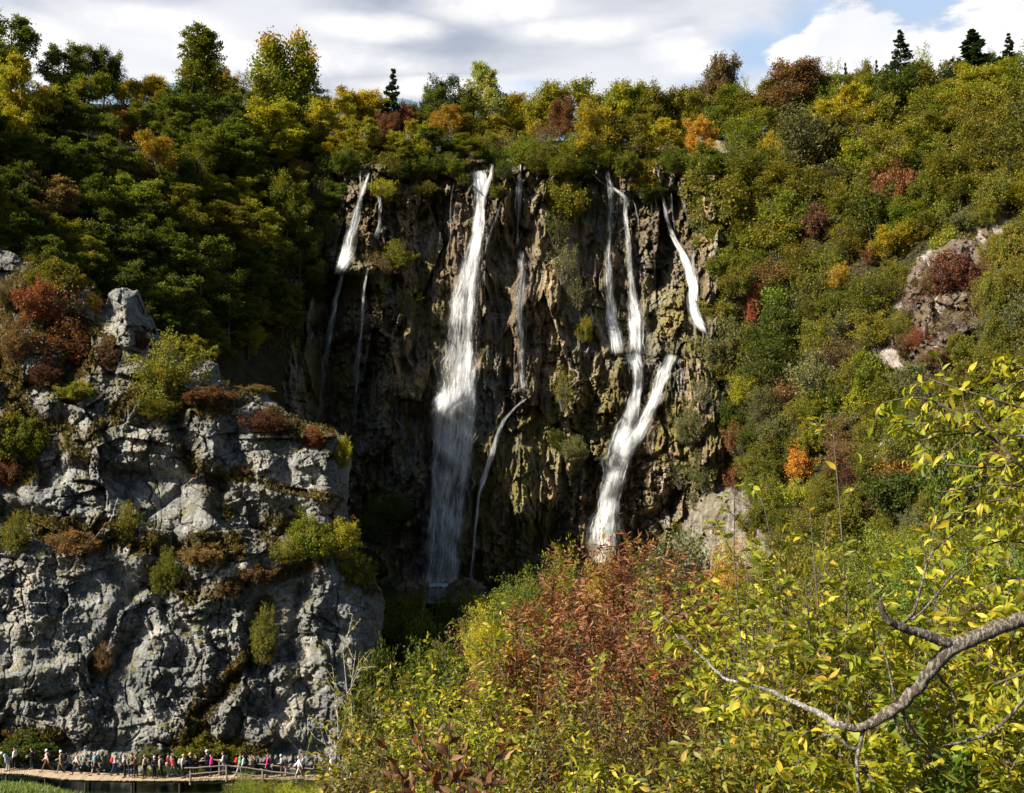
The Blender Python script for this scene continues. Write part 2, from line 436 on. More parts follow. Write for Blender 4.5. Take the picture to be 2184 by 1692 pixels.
def fallmat():
    N = NT('falling water')
    uv = N.n('ShaderNodeUVMap', uv_map='uv').outputs[0]
    e = N.attr('edge'); dn = N.attr('dens')
    # long threads of water down the fall and broken spray across them
    a = N.noise(N.map(uv, (1.5, .06, 1)), 1.0, 6, .7, .35)
    b = N.noise(N.map(uv, (3.4, .5, 1), (4, 9, 0)), 1.0, 8, .72, .8)
    c = N.noise(N.map(uv, (1.0, .22, 1), (7, 1, 0)), 1.0, 4, .6)
    s = N.math('ADD', N.math('MULTIPLY', N.math('SUBTRACT', a, .5), 1.1), N.math('ADD', N.math('MULTIPLY', N.math('SUBTRACT', b, .5), .7), N.math('MULTIPLY', N.math('SUBTRACT', c, .5), .8)))
    s = N.math('ADD', s, .55)
    th = N.math('ADD', N.math('MULTIPLY', dn, .36), N.math('MULTIPLY', e, .24))
    f = N.rng(N.math('ADD', s, th), .86, 1.34)
    f = N.math('MULTIPLY', f, N.rng(e, .0, .6))
    f = N.math('MULTIPLY', f, N.rng(dn, 0, .5, .25, 1.0), clamp=True)
    f = N.math('MAXIMUM', f, N.math('MULTIPLY', N.math('MULTIPLY', N.math('MULTIPLY', e, e), N.rng(dn, .2, 1.1, 0, .34)), N.rng(c, .3, .6, .5, 1.0)))
    d = N.n('ShaderNodeBsdfDiffuse'); N.set(d.inputs[0], N.mix(b, (.78, .8, .82), (.95, .95, .93)))
    t = N.n('ShaderNodeBsdfTranslucent'); t.inputs[0].default_value = (.86, .87, .88, 1)
    m = N.n('ShaderNodeMixShader'); m.inputs[0].default_value = .38; N.set(m.inputs[1], d); N.set(m.inputs[2], t)
    bp = N.bump(b, .8, .3); N.set(d.inputs['Normal'], bp)
    tp = N.n('ShaderNodeBsdfTransparent')
    m2 = N.n('ShaderNodeMixShader'); N.set(m2.inputs[0], f); N.set(m2.inputs[1], tp); N.set(m2.inputs[2], m.outputs[0])
    return N.done(m2.outputs[0])
M_FALL = fallmat()
M_FOAM = plain('foam', (.38, .43, .45), .7, 3, .35)

# ------------------------------------------------------------------ sky, sun, camera
SUN = np.array([-.75, -.39, .595]); SUN /= np.linalg.norm(SUN)
W = bpy.data.worlds.new('World'); SC.world = W; W.use_nodes = True
def sky():
    N = NT.__new__(NT); N.t = W.node_tree; N.t.nodes.clear(); N.m = None
    out = N.n('ShaderNodeOutputWorld')
    s = N.n('ShaderNodeTexSky', sky_type='NISHITA'); s.sun_disc = False
    s.sun_elevation = math.asin(SUN[2]); s.sun_rotation = math.atan2(SUN[0], SUN[1]) % (2 * math.pi)
    s.air_density = 1.0; s.dust_density = 1.0; s.ozone_density = 1.0
    b1 = N.n('ShaderNodeBackground'); N.set(b1.inputs[0], s.outputs[0]); b1.inputs[1].default_value = .055
    g = N.n('ShaderNodeTexCoord').outputs['Generated']
    q = N.n('ShaderNodeSeparateXYZ'); N.set(q.inputs[0], g)
    x, y, z = q.outputs
    vec = N.map(g, (1, 1, 2.6))
    warp = N.noise(vec, 15, 6, .62, .2)
    soft = N.noise(N.map(g, (1, 1, 3.2), (3, 1, 2)), 3.2, 5, .55, .4)
    def blob(u, v, ru, rv, k=.5, hard=.25):
        d = nrm(at(u, v, 1.0)); dx, dz = d[0], d[2]
        a = N.math('DIVIDE', N.math('SUBTRACT', x, float(dx)), ru / F); b = N.math('DIVIDE', N.math('SUBTRACT', z, float(dz)), rv / F)
        r = N.math('SQRT', N.math('ADD', N.math('MULTIPLY', a, a), N.math('MULTIPLY', b, b)))
        r = N.math('ADD', r, N.math('MULTIPLY', N.math('SUBTRACT', warp, .5), k * 3))
        return N.rng(r, 1 + hard, 1 - hard)
    def mx(*l):
        r = l[0]
        for w in l[1:]: r = N.math('MAXIMUM', r, w)
        return r
    white = mx(blob(20, 110, 230, 50, .3, .8), blob(340, 50, 130, 26, .35, .9), blob(560, 120, 300, 24, .35, .9), blob(1080, 5, 130, 36, .3, .8), blob(1240, 62, 140, 20, .3, .8), blob(800, 60, 110, 20, .3, .8),
               blob(1440, 100, 60, 30, .9, .6), blob(1490, 135, 60, 26, .5, .6), blob(1690, 130, 46, 36, .9, .25), blob(1735, 160, 60, 40, .8, .3), blob(1815, 75, 60, 62, .9, .25), blob(1870, 80, 50, 48, .9, .25), blob(1900, 130, 100, 52, .8, .3), blob(1770, 130, 80, 50, .8, .3), blob(1975, 120, 60, 40, .2, .3),
               blob(2150, 50, 90, 70, .9, .3), blob(2080, 100, 70, 50, .8, .3), blob(2200, 110, 120, 70, .2, .3), blob(950, 190, 180, 22, .3, .8))
    hole = mx(blob(1960, 20, 110, 62, .25, .4), blob(1610, 110, 70, 46, .3, .7), blob(1120, 188, 80, 14, .3, .6), blob(1540, 160, 70, 26, .3, .7), blob(1740, 60, 70, 50, .3, .7))
    cloud = N.mix(N.rng(soft, .36, .62), (.40, .45, .55), (.78, .80, .85))
    cloud = N.mix(N.math('MULTIPLY', white, .93), cloud, N.mix(N.rng(N.noise(N.map(g, (1, 1, 1.5), (7, 7, 7)), 14, 5, .6), .4, .6), (.92, .92, .96), (1.16, 1.13, 1.08)))
    cloud = N.mix(N.math('MULTIPLY', hole, N.math('SUBTRACT', 1.0, N.math('MULTIPLY', white, .9))), cloud, (.47, .62, .84))
    b2 = N.n('ShaderNodeBackground'); N.set(b2.inputs[0], cloud); b2.inputs[1].default_value = .5
    front = N.math('MULTIPLY', N.rng(y, .55, .75), N.rng(z, .62, .42))
    m = N.n('ShaderNodeMixShader'); N.set(m.inputs[0], front); N.set(m.inputs[1], b1); N.set(m.inputs[2], b2)
    N.t.links.new(m.outputs[0], out.inputs[0])
sky()
sd = bpy.data.lights.new('sun', 'SUN'); sd.energy = 5.0; sd.angle = math.radians(.53); sd.color = (1, .93, .80)
so = bpy.data.objects.new('sun', sd); COL.objects.link(so)
so.rotation_euler = Vector(-SUN).to_track_quat('-Z', 'Y').to_euler(); so.location = (-60, -30, 90)
cd = bpy.data.cameras.new('camera'); cd.sensor_width = 36; cd.lens = 36 * F / 2184; cd.clip_start = .2; cd.clip_end = 9000
cam = bpy.data.objects.new('camera', cd); COL.objects.link(cam); cam.rotation_euler = (math.pi / 2 + PT, 0, 0)
SC.camera = cam
SC.view_settings.view_transform = 'Standard'; SC.view_settings.look = 'None'; SC.view_settings.exposure = 1.12; SC.view_settings.gamma = 1
SC.cycles.max_bounces = 6; SC.cycles.diffuse_bounces = 2; SC.cycles.glossy_bounces = 2; SC.cycles.transparent_max_bounces = 16
SC.cycles.transmission_bounces = 2; SC.cycles.use_denoising = True; SC.cycles.caustics_reflective = False; SC.cycles.caustics_refractive = False
# ------------------------------------------------------------------ land
CU = [-500, -100, 200, 450, 600, 690, 740, 900, 1100, 1300, 1450, 1520, 1650, 1800, 2000, 2184, 2700]
CREST = [160, 175, 222, 228, 245, 285, 300, 312, 318, 315, 308, 300, 285, 262, 222, 195, 150]
CV = [0, 350, 450, 600, 800, 1000, 1250, 1500]     # 0 stands for the crest
CY = np.array([
 [170, 185, 205, 222, 232, 238, 240, 242, 245, 243, 238, 235, 228, 220, 205, 192, 160],
 [150, 165, 182, 200, 210, 217, 213, 215, 216, 216, 214, 212, 206, 198, 185, 172, 140],
 [143, 157, 174, 190, 203, 212, 208, 211, 213, 213, 211, 207, 199, 190, 176, 163, 132],
 [135, 147, 163, 178, 195, 208, 205, 207, 209, 209, 206, 200, 190, 180, 165, 151, 122],
 [128, 138, 152, 166, 187, 205, 208, 205, 206, 205, 201, 193, 181, 170, 154, 140, 112],
 [120, 130, 143, 158, 182, 203, 207, 203, 203, 201, 198, 187, 173, 161, 144, 130, 104],
 [113, 122, 135, 150, 177, 201, 205, 202, 201, 200, 196, 180, 165, 152, 135, 120, 95],
 [110, 118, 130, 145, 172, 196, 202, 198, 198, 196, 190, 175, 158, 144, 127, 112, 88]], float)

def crest(u): return np.interp(u, CU, CREST)

def baseY(u, v):
    u, v = np.broadcast_arrays(np.asarray(u, float), np.asarray(v, float))
    rows = np.stack([np.interp(u, CU, r) for r in CY])          # (8, ...)
    vs = np.stack([crest(u)] + [np.full(u.shape, q, float) for q in CV[1:]])
    r = rows[0].copy()
    for i in range(7):
        t = np.clip((v - vs[i]) / (vs[i + 1] - vs[i]), 0, 1)
        r = np.where(v > vs[i], rows[i] * (1 - t) + rows[i + 1] * t, r)
    return r

def hillY(u, v):
    X = np.asarray(u) * .08; Z = np.asarray(v) * .08
    return baseY(u, v) + fbm(X * .12, Z * .12, 0, 4, 5) * 5

US = np.arange(-500, 2701, 8.0); n_up = 150
VV = np.linspace(0, 1, n_up)
Ug = np.broadcast_to(US, (n_up, len(US)))
Vg = crest(Ug) + (1560 - crest(Ug)) * (1 - VV)[:, None]
Yg = hillY(Ug, Vg)
wallm = sst(640, 700, Ug) * (1 - sst(1500, 1540, Ug)) * sst(330, 380, Vg)
Yg = Yg + wallm * 7
Pg = at(Ug, Vg, Yg)
back = []
for k, (dy, dz) in enumerate(((14, 1.5), (40, 3), (110, 2), (260, -8), (600, -40))):
    q = Pg[-1].copy(); q[:, 1] += dy; q[:, 0] *= 1 + dy / 300; q[:, 2] += dz; back.append(q)
Pall = np.concatenate([Pg, np.stack(back)])
def blobm(U, V, u, v, ru, rv): return np.exp(-(((U - u) / ru) ** 2 + ((V - v) / rv) ** 2) ** 1.5)
rockm = np.zeros(Pall.shape[:2]); lime = np.zeros(Pall.shape[:2])
for (u, v, ru, rv) in ((2035, 590, 100, 70), (1960, 670, 55, 60), (2120, 500, 40, 60), (1560, 1120, 120, 80), (1985, 990, 45, 60), (1950, 750, 90, 45), (2110, 440, 40, 20), (150, 500, 70, 40), (700, 330, 40, 40), (1880, 960, 60, 30)):
    rockm[:n_up] = np.maximum(rockm[:n_up], blobm(Ug, Vg, u, v, ru, rv))
lime[:n_up] = sst(.35, .5, blobm(Ug - (Vg - 510) * -.8, Vg, 2009, 510, 22, 26))
hm = mkmesh('hills', Pall.reshape(-1, 3), gridf(*Pall.shape[:2])[:, ::-1], True, {'rock': rockm.ravel(), 'lime': lime.ravel()}, None, M_SOIL)
tag(obj('hills', hm), kind='structure', label='steep wooded canyon slopes around the waterfall')

# far mountain ridge behind the plateau, air haze painted into its colour as blue
fu = np.arange(-900, 3100, 12.0)
fv = 214 - 34 * np.exp(-((fu - 300) / 190) ** 2) - 12 * np.exp(-((fu - 560) / 200) ** 2) + fbm(fu * .01, 0 * fu, 0, 5, 3) * 10 + 3 * fbm(fu * .12, 0 * fu, 0, 2, 9)
fr = [at(fu, fv + k * 25, 1900 - k * 60 + 40 * fbm(fu * .02, 0 * fu + k, 0, 3, 8)) for k in range(0, 14)]
fr = np.stack([at(fu, fv + 8, 2100.)] + fr)
N_ = NT('haze blue forest'); co_ = N_.coord()
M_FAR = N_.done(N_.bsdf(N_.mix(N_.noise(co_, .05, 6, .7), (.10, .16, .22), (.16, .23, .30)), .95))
tag(obj('mountains', mkmesh('mountains', fr.reshape(-1, 3), gridf(*fr.shape[:2]), True, None, None, M_FAR)), kind='structure', label='distant forested mountain ridge coloured haze blue')

# valley floor, one sheet to the horizon
xs = np.concatenate([[-6000, -1500], np.linspace(-220, 220, 70), [1500, 6000]]); ys = np.concatenate([[-3000, -300], np.linspace(-30, 260, 70), [1500, 6000]])
GX, GY = np.meshgrid(xs, ys)
def groundz(x, y):
    # the near bank falls from the viewer's feet to the water, right half only
    r = sst(-10, -1, x + (y - 60) * -.03)
    bank = np.interp(y, [-30, 0, 3, 8, 15, 30, 60, 100, 150, 200], [-1, -2.2, -3.2, -4.2, -5, -6.5, -9, -13, -18, -18])
    pond = np.interp(y, [-30, 0, 3, 8, 15, 30, 60, 80, 110, 150, 200], [-1, -2.2, -3.6, -6, -10, -17, -24, -25.4, -25.4, -20.5, -17.5])
    z = pond * (1 - r) + bank * r
    return z + fbm(x * .12, y * .12, 0, 3, 4) * np.clip((np.abs(y) + 4) * .02, 0, .6)
GZ = groundz(GX, GY); GZ[(np.abs(GX) > 500) | (GY > 900) | (GY < -100)] = -26
gm = mkmesh('ground', np.stack([GX, GY, GZ], -1).reshape(-1, 3), gridf(len(ys), len(xs))[:, ::-1], True, {'rock': np.zeros(GX.size), 'lime': np.zeros(GX.size)}, None, soil('valley soil'))
tag(obj('ground', gm), kind='structure', label='valley floor falling to the water')

# ------------------------------------------------------------------ tufa cliff behind the falls
wu = np.arange(560, 1580.1, 1.5); wv = np.arange(300, 1330.1, 1.5)
WU, WV = np.meshgrid(wu, wv)
X = (WU - 1092) * .0876; Z = (1083 - WV) * .0876
WY = baseY(WU, WV)
K = np.ones((1, 9)) / 9
def blur(A, n):
    for _ in range(n):
        A = (np.roll(A, 6, 0) + np.roll(A, -6, 0) + A) / 3 if False else A
        P_ = np.pad(A, 8, mode='edge'); c = np.cumsum(P_, 0); A1 = (c[16:] - c[:-16]) / 16; c = np.cumsum(A1, 1); A = (c[:, 16:] - c[:, :-16]) / 16
    return A
WY = blur(WY, 3)
rel = np.zeros(WU.shape)                # metres towards the viewer
for poly, w, a in (([(800, 360), (775, 430), (745, 560)], 38, 5.5), ([(715, 580), (790, 570)], 14, 4), ([(830, 420), (840, 560)], 40, 3), ([(800, 610), (850, 900)], 50, 4),
        ([(700, 640), (700, 1200)], 30, -7), ([(900, 470), (900, 640)], 26, -4), ([(990, 820), (965, 870)], 46, 5), ([(885, 900), (880, 1200)], 40, -6), ([(1075, 480), (1060, 560)], 24, -4),
        ([(1045, 480), (1030, 700)], 25, 3), ([(1110, 640), (1090, 740), (1110, 830)], 42, 5), ([(1050, 900), (1040, 1030)], 26, 3), ([(1100, 920), (1110, 1080)], 38, 4.5), ([(1200, 860), (1190, 1060)], 34, 3),
        ([(1240, 400), (1245, 640)], 34, -5), ([(1150, 400), (1165, 520)], 30, 2), ([(1320, 430), (1330, 640)], 60, -6), ([(1400, 430), (1405, 600)], 35, -5), ([(1323, 790), (1318, 880)], 32, 5),
        ([(1440, 690), (1400, 790), (1440, 960)], 44, 6), ([(1480, 760), (1490, 1010)], 40, 4), ([(1120, 1180), (1020, 1240)], 70, -5), ([(1180, 1150), (1240, 1200)], 40, -3), ([(1440, 1050), (1436, 1085)], 14, -7),
        ([(1395, 1010), (1400, 1070)], 30, 4), ([(1250, 900), (1240, 1100)], 22, -3), ([(1070, 380), (1080, 460)], 22, 4), ([(1190, 620), (1200, 800)], 25, 3.5), ([(930, 420), (950, 620)], 22, -2), ([(1290, 750), (1350, 750)], 9, 3),
        ([(1410, 752), (1450, 752)], 9, 2.5), ([(1380, 1120), (1400, 1220)], 60, -4), ([(860, 700), (870, 800)], 16, -2)):
    rel += a * np.exp(-(segd(WU + 14 * fbm(X * .3, Z * .3, 0, 3, 31), WV, poly) / w) ** 2)
wx = fbm(X * .22, Z * .16, 0, 4, 21) * 1.3
rid = lambda n: 1 - np.abs(2 * n - 1)
c1 = rid(vn(X * .30 + wx, Z * .055 + 3, 0, 41)); c2 = rid(vn(X * .75 + wx * 1.4, Z * .13, 0, 43)); c3 = rid(vn(X * 2.1 + wx * 2, Z * .33, 0, 47))
c4 = rid(vn(X * 4.2 + wx * 3, Z * .5, 0, 49))
pm_ = sst(.40, .56, vn(X * .07 + 2, Z * .06, 0, 91) * .6 + vn(X * .2, Z * .15, 0, 92) * .4)     # curtained here, blocky there
rel += 3.6 * (c1 ** 1.2 - .4) + (.5 + 1.6 * pm_) * (c2 ** 1.1 - .4) + (.25 + .85 * pm_) * (c3 - .4) + (.1 + .3 * pm_) * (c4 - .4)
k1 = cells(X * .26, Z * .22, 0, 93, 2.8)[0]; k2, kb = cells(X * .8 + wx * .2, Z * .75, 0, 94, 2.6); k3 = cells(X * 2.2, Z * 2.2, 0, 95, 2.4)[0]
rel += (1 - pm_) * (2.2 * k1 + 1.3 * k2 + .5 * k3 - .5 * (1 - sst(0, .1, kb)))
h1, b1_ = cells(X * .18 + wx * .12, Z * .06, 0, 60, 2.8); h2, b2_ = cells(X * .55 + wx * .15, Z * .15, 0, 70, 2.6); h3, b3_ = cells(X * 1.5 + wx * .3, Z * .5, 0, 80, 2.6)
rel += 3.4 * h1 + 1.1 * h2 + .4 * h3 + .3 * cells(X * 3.4, Z * 2.2, 0, 85, 2.4)[0]
# drip curtains: each tier swells towards its foot and is undercut below
for sc_, am, sd_ in ((.075, 2.2, 5), (.17, 1.1, 6)):
    t_ = -Z * sc_ + 2.2 * vn(X * sc_ * 1.3, Z * sc_ * .4, 0, sd_) + .5 * vn(X * sc_ * 5, Z * sc_ * 2, 0, sd_ + 1)
    f_ = t_ % 1.0; rel += am * (f_ * (1 - sst(.86, 1.0, f_)) - .3) * sst(.3, .6, vn(X * sc_ * .8 + 9, Z * sc_, 0, sd_ + 2))
rel += fbm(X * .9, Z * .25, 0, 7, 55, .6) * 1.3
# mounds and hanging drip curtains: rounded tops that overhang what lies below
hd, bd = cells(X * .35 + 7, Z * .22 + wx * .3, 0, 90, 0)
zf = (Z * .22 + wx * .3) % 1
WYd = WY - rel * sst(300, 345, WV) + 14 * sst(1520, 1580, WU + 30 * fbm(X * .2, Z * .2, 0, 3, 2)) + 10 * (1 - sst(565, 640, WU)) - 1.5
WP = at(WU, WV, WYd)
wet = np.zeros(WU.shape)
moss = sst(.52, .66, vn(X * .12 + 5, Z * .08, 0, 33) * .6 + vn(X * .4, Z * .2, 0, 34) * .4)
for (u, v, ru, rv) in ((1325, 830, 45, 80), (750, 610, 35, 50), (1440, 680, 70, 70), (1100, 1030, 70, 70), (1085, 400, 40, 60), (820, 420, 60, 60)):
    moss = np.maximum(moss, blobm(WU, WV, u, v, ru, rv))
# ------------------------------------------------------------------ the falls: (u, v, width, density) down each fall
FALLS = [
 ('wide cascade sliding down the leftmost buttress from the yellow tree', [(788, 368, 7, .8), (776, 400, 10, .85), (767, 428, 14, .75), (758, 470, 26, .62), (746, 520, 38, .62), (734, 556, 44, .9), (716, 590, 40, .7)], 3),
 ('bright edge strand along the left side of the wide leftmost cascade', [(764, 432, 7, .8), (750, 478, 9, .9), (738, 520, 11, 1.0), (726, 560, 14, 1.1), (712, 590, 12, .8)], 1),
 ('thin veil falling from the left ledge into the dark alcove', [(728, 586, 14, .9), (716, 640, 20, .75), (706, 700, 24, .6), (696, 760, 24, .45), (688, 830, 24, .3), (681, 905, 26, .1)], 2),
 ('small trickle with two steps right of the leftmost cascade', [(804, 405, 12, .75), (811, 440, 14, .8), (811, 478, 14, .8), (804, 496, 20, .8), (800, 515, 20, .5)], 2),
 ('narrow thread dropping beside the left ledge', [(784, 570, 7, .9), (776, 620, 10, .75), (771, 690, 16, .5), (763, 790, 20, .35), (754, 900, 22, .12)], 2),
 ('hair-thin thread left of the leftmost cascade top', [(768, 362, 6, .6), (768, 395, 7, .5), (766, 422, 7, .3)], 1),
 ('short faint thread on the dark alcove wall', [(600, 668, 6, .7), (597, 700, 8, .6), (595, 745, 7, .25)], 1),
 ('slanting faint thread on the dark alcove wall', [(671, 700, 6, .6), (664, 720, 9, .6), (655, 745, 7, .2)], 1),
 ('main waterfall plunging from the cliff top to the pool', [(1021, 364, 36, 1.0), (1025, 392, 30, 1.0), (1023, 450, 22, 1.0), (1018, 500, 24, 1.0), (1010, 535, 30, 1.0), (1000, 575, 46, .8), (990, 620, 62, .66), (985, 680, 72, .58), (981, 750, 78, .6), (977, 815, 90, .66), (972, 860, 104, .85), (968, 920, 106, .84), (963, 980, 100, .72), (955, 1050, 94, .58), (946, 1150, 92, .5), (938, 1252, 90, .5)], 3),
 ('bright core jet inside the main waterfall', [(1020, 500, 18, 1.1), (1012, 560, 24, 1.1), (1005, 640, 22, 1.0), (1001, 720, 20, .95), (999, 800, 24, .9), (1003, 850, 38, 1.0), (1000, 930, 36, .85), (990, 1020, 30, .7), (975, 1120, 34, .6), (962, 1252, 40, .6)], 2),
 ('mist hanging at the foot of the main waterfall', [(935, 1150, 90, .12), (935, 1200, 120, .3), (935, 1235, 140, .42), (936, 1262, 150, .35)], 2),
 ('thin white rope in the middle of the lower main waterfall', [(968, 850, 10, 1.0), (962, 910, 12, 1.0), (955, 980, 12, .8), (948, 1060, 14, .6), (940, 1248, 18, .5)], 1),
 ('left veil of the lower main waterfall', [(945, 828, 30, .9), (936, 900, 34, .85), (930, 980, 30, .7), (925, 1080, 28, .55), (915, 1248, 34, .5)], 2),
 ('side spout joining the main waterfall from the upper right', [(1052, 350, 8, 1.0), (1046, 378, 12, 1.0), (1038, 398, 20, 1.0), (1026, 440, 22, 1.0)], 2),
 ('wet film curving down right of the main waterfall top', [(1070, 425, 10, .3), (1056, 470, 12, .5), (1042, 510, 14, .5), (1035, 550, 12, .25)], 1),
 ('thin middle thread falling from the mossy lip', [(1109, 322, 6, .7), (1109, 370, 7, .7), (1107, 400, 22, .6), (1104, 440, 20, .35), (1107, 540, 18, .2)], 2),
 ('fan of water spreading over the middle mound', [(1110, 535, 22, .45), (1113, 600, 34, .45), (1110, 640, 40, .5), (1110, 700, 24, .5), (1111, 780, 26, .45), (1118, 850, 24, .4)], 2),
 ('slender arching jet between the main waterfall and the dark wall', [(1124, 850, 8, .9), (1100, 868, 9, .95), (1076, 893, 12, 1.0), (1060, 930, 15, 1.0), (1045, 980, 16, 1.05), (1030, 1030, 15, 1.0), (1020, 1060, 11, .9), (1012, 1150, 11, .7), (1004, 1245, 16, .5)], 2),
 ('first of the right cascades, dropping in the dark recess', [(1297, 362, 10, .6), (1300, 398, 20, .75), (1302, 430, 16, .55), (1300, 500, 17, .5), (1297, 560, 19, .5), (1299, 620, 26, .7), (1305, 680, 34, .95), (1318, 755, 42, .85)], 3),
 ('thin slanting feeder above the first right cascade', [(1258, 330, 6, .6), (1275, 350, 7, .8), (1298, 368, 9, .8)], 1),
 ('lower slanting feeder above the first right cascade', [(1258, 366, 6, .5), (1278, 386, 7, .7), (1300, 400, 10, .8)], 1),
 ('second of the right cascades with an arching top', [(1306, 400, 12, .8), (1325, 414, 14, .8), (1338, 424, 18, .75), (1333, 455, 13, .65), (1338, 510, 14, .6), (1343, 570, 15, .6), (1349, 620, 22, .7), (1354, 680, 38, .95), (1357, 755, 42, 1.0)], 3),
 ('hair-thin arc right of the second right cascade', [(1345, 422, 7, .7), (1356, 436, 9, .7), (1361, 470, 9, .5), (1362, 500, 8, .2)], 1),
 ('broad lower cascade widening towards the rust red shrubs', [(1348, 752, 50, 1.05), (1358, 785, 30, 1.15), (1359, 830, 28, 1.15), (1350, 872, 34, 1.15), (1337, 912, 48, 1.15), (1323, 955, 60, 1.15), (1312, 1005, 64, 1.1), (1300, 1065, 66, 1.05), (1290, 1130, 66, 1.0), (1282, 1200, 66, .9)], 3),
 ('slanting cascade joining the broad lower one from the right', [(1434, 756, 36, 1.0), (1418, 790, 30, 1.1), (1405, 830, 26, 1.1), (1393, 862, 30, 1.15), (1374, 900, 36, 1.15), (1350, 940, 44, 1.15), (1330, 975, 44, 1.0)], 3),
 ('thin strand left of the slanting lower cascade', [(1411, 772, 8, .9), (1398, 815, 10, .8), (1388, 858, 11, .6)], 1),
 ('white chute at the right edge of the falls under the green bushes', [(1412, 414, 7, .6), (1420, 460, 12, .6), (1436, 508, 14, .75), (1455, 540, 18, .95), (1470, 575, 28, 1.1), (1478, 610, 26, 1.2), (1477, 655, 26, 1.2), (1489, 690, 32, 1.2), (1505, 712, 14, 1.0)], 3),
 ('short strand feeding the right edge chute', [(1452, 420, 9, .6), (1460, 440, 11, .6), (1466, 470, 9, .3)], 1),
 ('short upper right strand of the edge chute', [(1481, 528, 10, .4), (1479, 560, 14, .6), (1478, 605, 14, .7)], 1),
 ('faint thread in the dark recess of the right cascades', [(1390, 418, 6, .45), (1391, 500, 8, .35), (1398, 600, 8, .15)], 1),
 ('faint thread left of the main waterfall near the cliff top', [(968, 392, 6, .6), (962, 425, 7, .55), (960, 480, 8, .35), (962, 560, 8, .15)], 1),
 ('faint trickle down the mossy buttress right of the slender jet', [(1104, 925, 5, .6), (1102, 955, 6, .55), (1098, 990, 6, .25)], 1),
 ('faint trickle on the dark cliff foot between the falls', [(1194, 1085, 5, .5), (1192, 1120, 5, .45), (1190, 1165, 6, .2)], 1),
 ('faint trickle on the round mossy knob beside the right cascades', [(1338, 760, 5, .7), (1342, 785, 6, .6), (1344, 820, 6, .3)], 1),
 ('thin middle strand beside the edge chute top', [(1431, 408, 7, .5), (1434, 450, 9, .45), (1440, 500, 9, .3)], 1),
]
for lab, pts, ly in FALLS:
    pl = [(p[0], p[1]) for p in pts]; w = np.mean([p[2] for p in pts])
    wet = np.maximum(wet, np.exp(-(segd(WU, WV, pl) / (w * .8 + 10)) ** 2))
wm = mkmesh('tufa_cliff', WP.reshape(-1, 3), gridf(*WP.shape[:2]), True, {'wet': wet.ravel(), 'moss': moss.ravel()}, None, M_TUFA)
tag(obj('cliff', wm), kind='structure', label='tall brown tufa cliff behind the waterfalls')

from math import floor
def wallY(u, v):
    i = np.clip(((np.asarray(v) - 300) / 1.5).astype(int), 0, WYd.shape[0] - 1); j = np.clip(((np.asarray(u) - 560) / 1.5).astype(int), 0, WYd.shape[1] - 1)
    return WYm[i, j]
# nearest rock within about a metre, so water runs over the bumps
WYm = WYd.copy()
for sh in ((6, 0), (-6, 0), (0, 5), (0, -5), (12, 0), (0, 9), (0, -9)):
    WYm = np.minimum(WYm, np.roll(WYd, sh, (0, 1)))
WYm = blur(WYm, 1)

def fall(lab, pts, layers):
    pts = np.array(pts, float)
    L = np.concatenate([[0], np.cumsum(np.hypot(np.diff(pts[:, 0]), np.diff(pts[:, 1])))])
    n = max(6, int(L[-1] / 4)); s = np.linspace(0, L[-1], n)
    c = [np.interp(s, L, pts[:, i]) for i in range(4)]
    for i in range(4):
        for _ in range(3): c[i][1:-1] = (c[i][:-2] + 2 * c[i][1:-1] + c[i][2:]) / 4
    u, v, w, d = c
    du, dv = np.gradient(u), np.gradient(v); ln = np.hypot(du, dv) + 1e-6
    nx_, ny_ = dv / ln, -du / ln
    nc = int(np.clip(w.max() / 5, 5, 22))
    mb = []; A = []; B = []; UVs = []; Fs = []; off = 0
    for k in range(layers):
        sd_ = rng.uniform(0, 60)
        q = np.linspace(-1, 1, nc)[None]
        fr = .18 * fbm(s[:, None] * .035 + sd_, 0 * q + .3, 0, 3, 7)
        wk = w[:, None] * ((.31 if w.mean() < 60 else .40) + .12 * k) * (1 + 2.2 * fr)
        U = u[:, None] + nx_[:, None] * q * wk + 3 * fbm(s[:, None] * .03 + sd_, 0 * q, 0, 2, 3) * min(1, w.mean() / 20)
        Vp = v[:, None] + ny_[:, None] * q * wk * .6
        Yw = wallY(U, Vp)
        # falling water leaves the rock: smooth the depth downwards, never behind the rock
        Y0 = Yw.mean(1)
        for i in range(1, n): Y0[i] = min(Y0[i], Y0[i - 1] + .12 * (v[i] - v[i - 1]) * .02)
        Y = Yw * .6 + Y0[:, None] * .4
        Y = np.minimum(Y, Yw) - .35 - .45 * k - .5 * np.sqrt(np.clip(1 - q ** 2, 0, 1)) * np.minimum(w[:, None] / 60, 1)
        Y = Y + .35 * fbm(U * .25 + sd_, Vp * .05, 0, 3, 13)
        P = at(U, Vp, Y)
        px = .0876
        A.append(P.reshape(-1, 3))
        e = 1 - np.abs(q) ** 2.0 + 0 * U
        end = np.minimum(1, np.minimum(s[:, None] / 14 + .25, (L[-1] - s[:, None]) / 30 + (.6 if 'main' in lab or 'broad' in lab else .15)))
        B.append(np.stack([e * np.clip(end, 0, 1), ((d[:, None] + .06) * (1 - .16 * k) + 0 * U)], -1).reshape(-1, 2))
        UVs.append(np.stack([q * w[:, None] * px + sd_ + 0 * U, s[:, None] * px + sd_ * 3 + 0 * U], -1).reshape(-1, 2))
        Fs.append(gridf(n, nc) + off); off += n * nc
    B = np.concatenate(B)
    me = mkmesh('waterfall', np.concatenate(A), np.concatenate(Fs), True, {'edge': B[:, 0], 'dens': B[:, 1]}, np.concatenate(UVs), M_FALL)
    o = obj('waterfall', me); tag(o, lab, 'waterfall', 'waterfalls on the tufa cliff')
    if lab.startswith('mist'): o.name = 'mist'; o['kind'] = 'stuff'; del o['category']; del o['group']
for lab, pts, ly in FALLS: fall(lab, pts, ly)

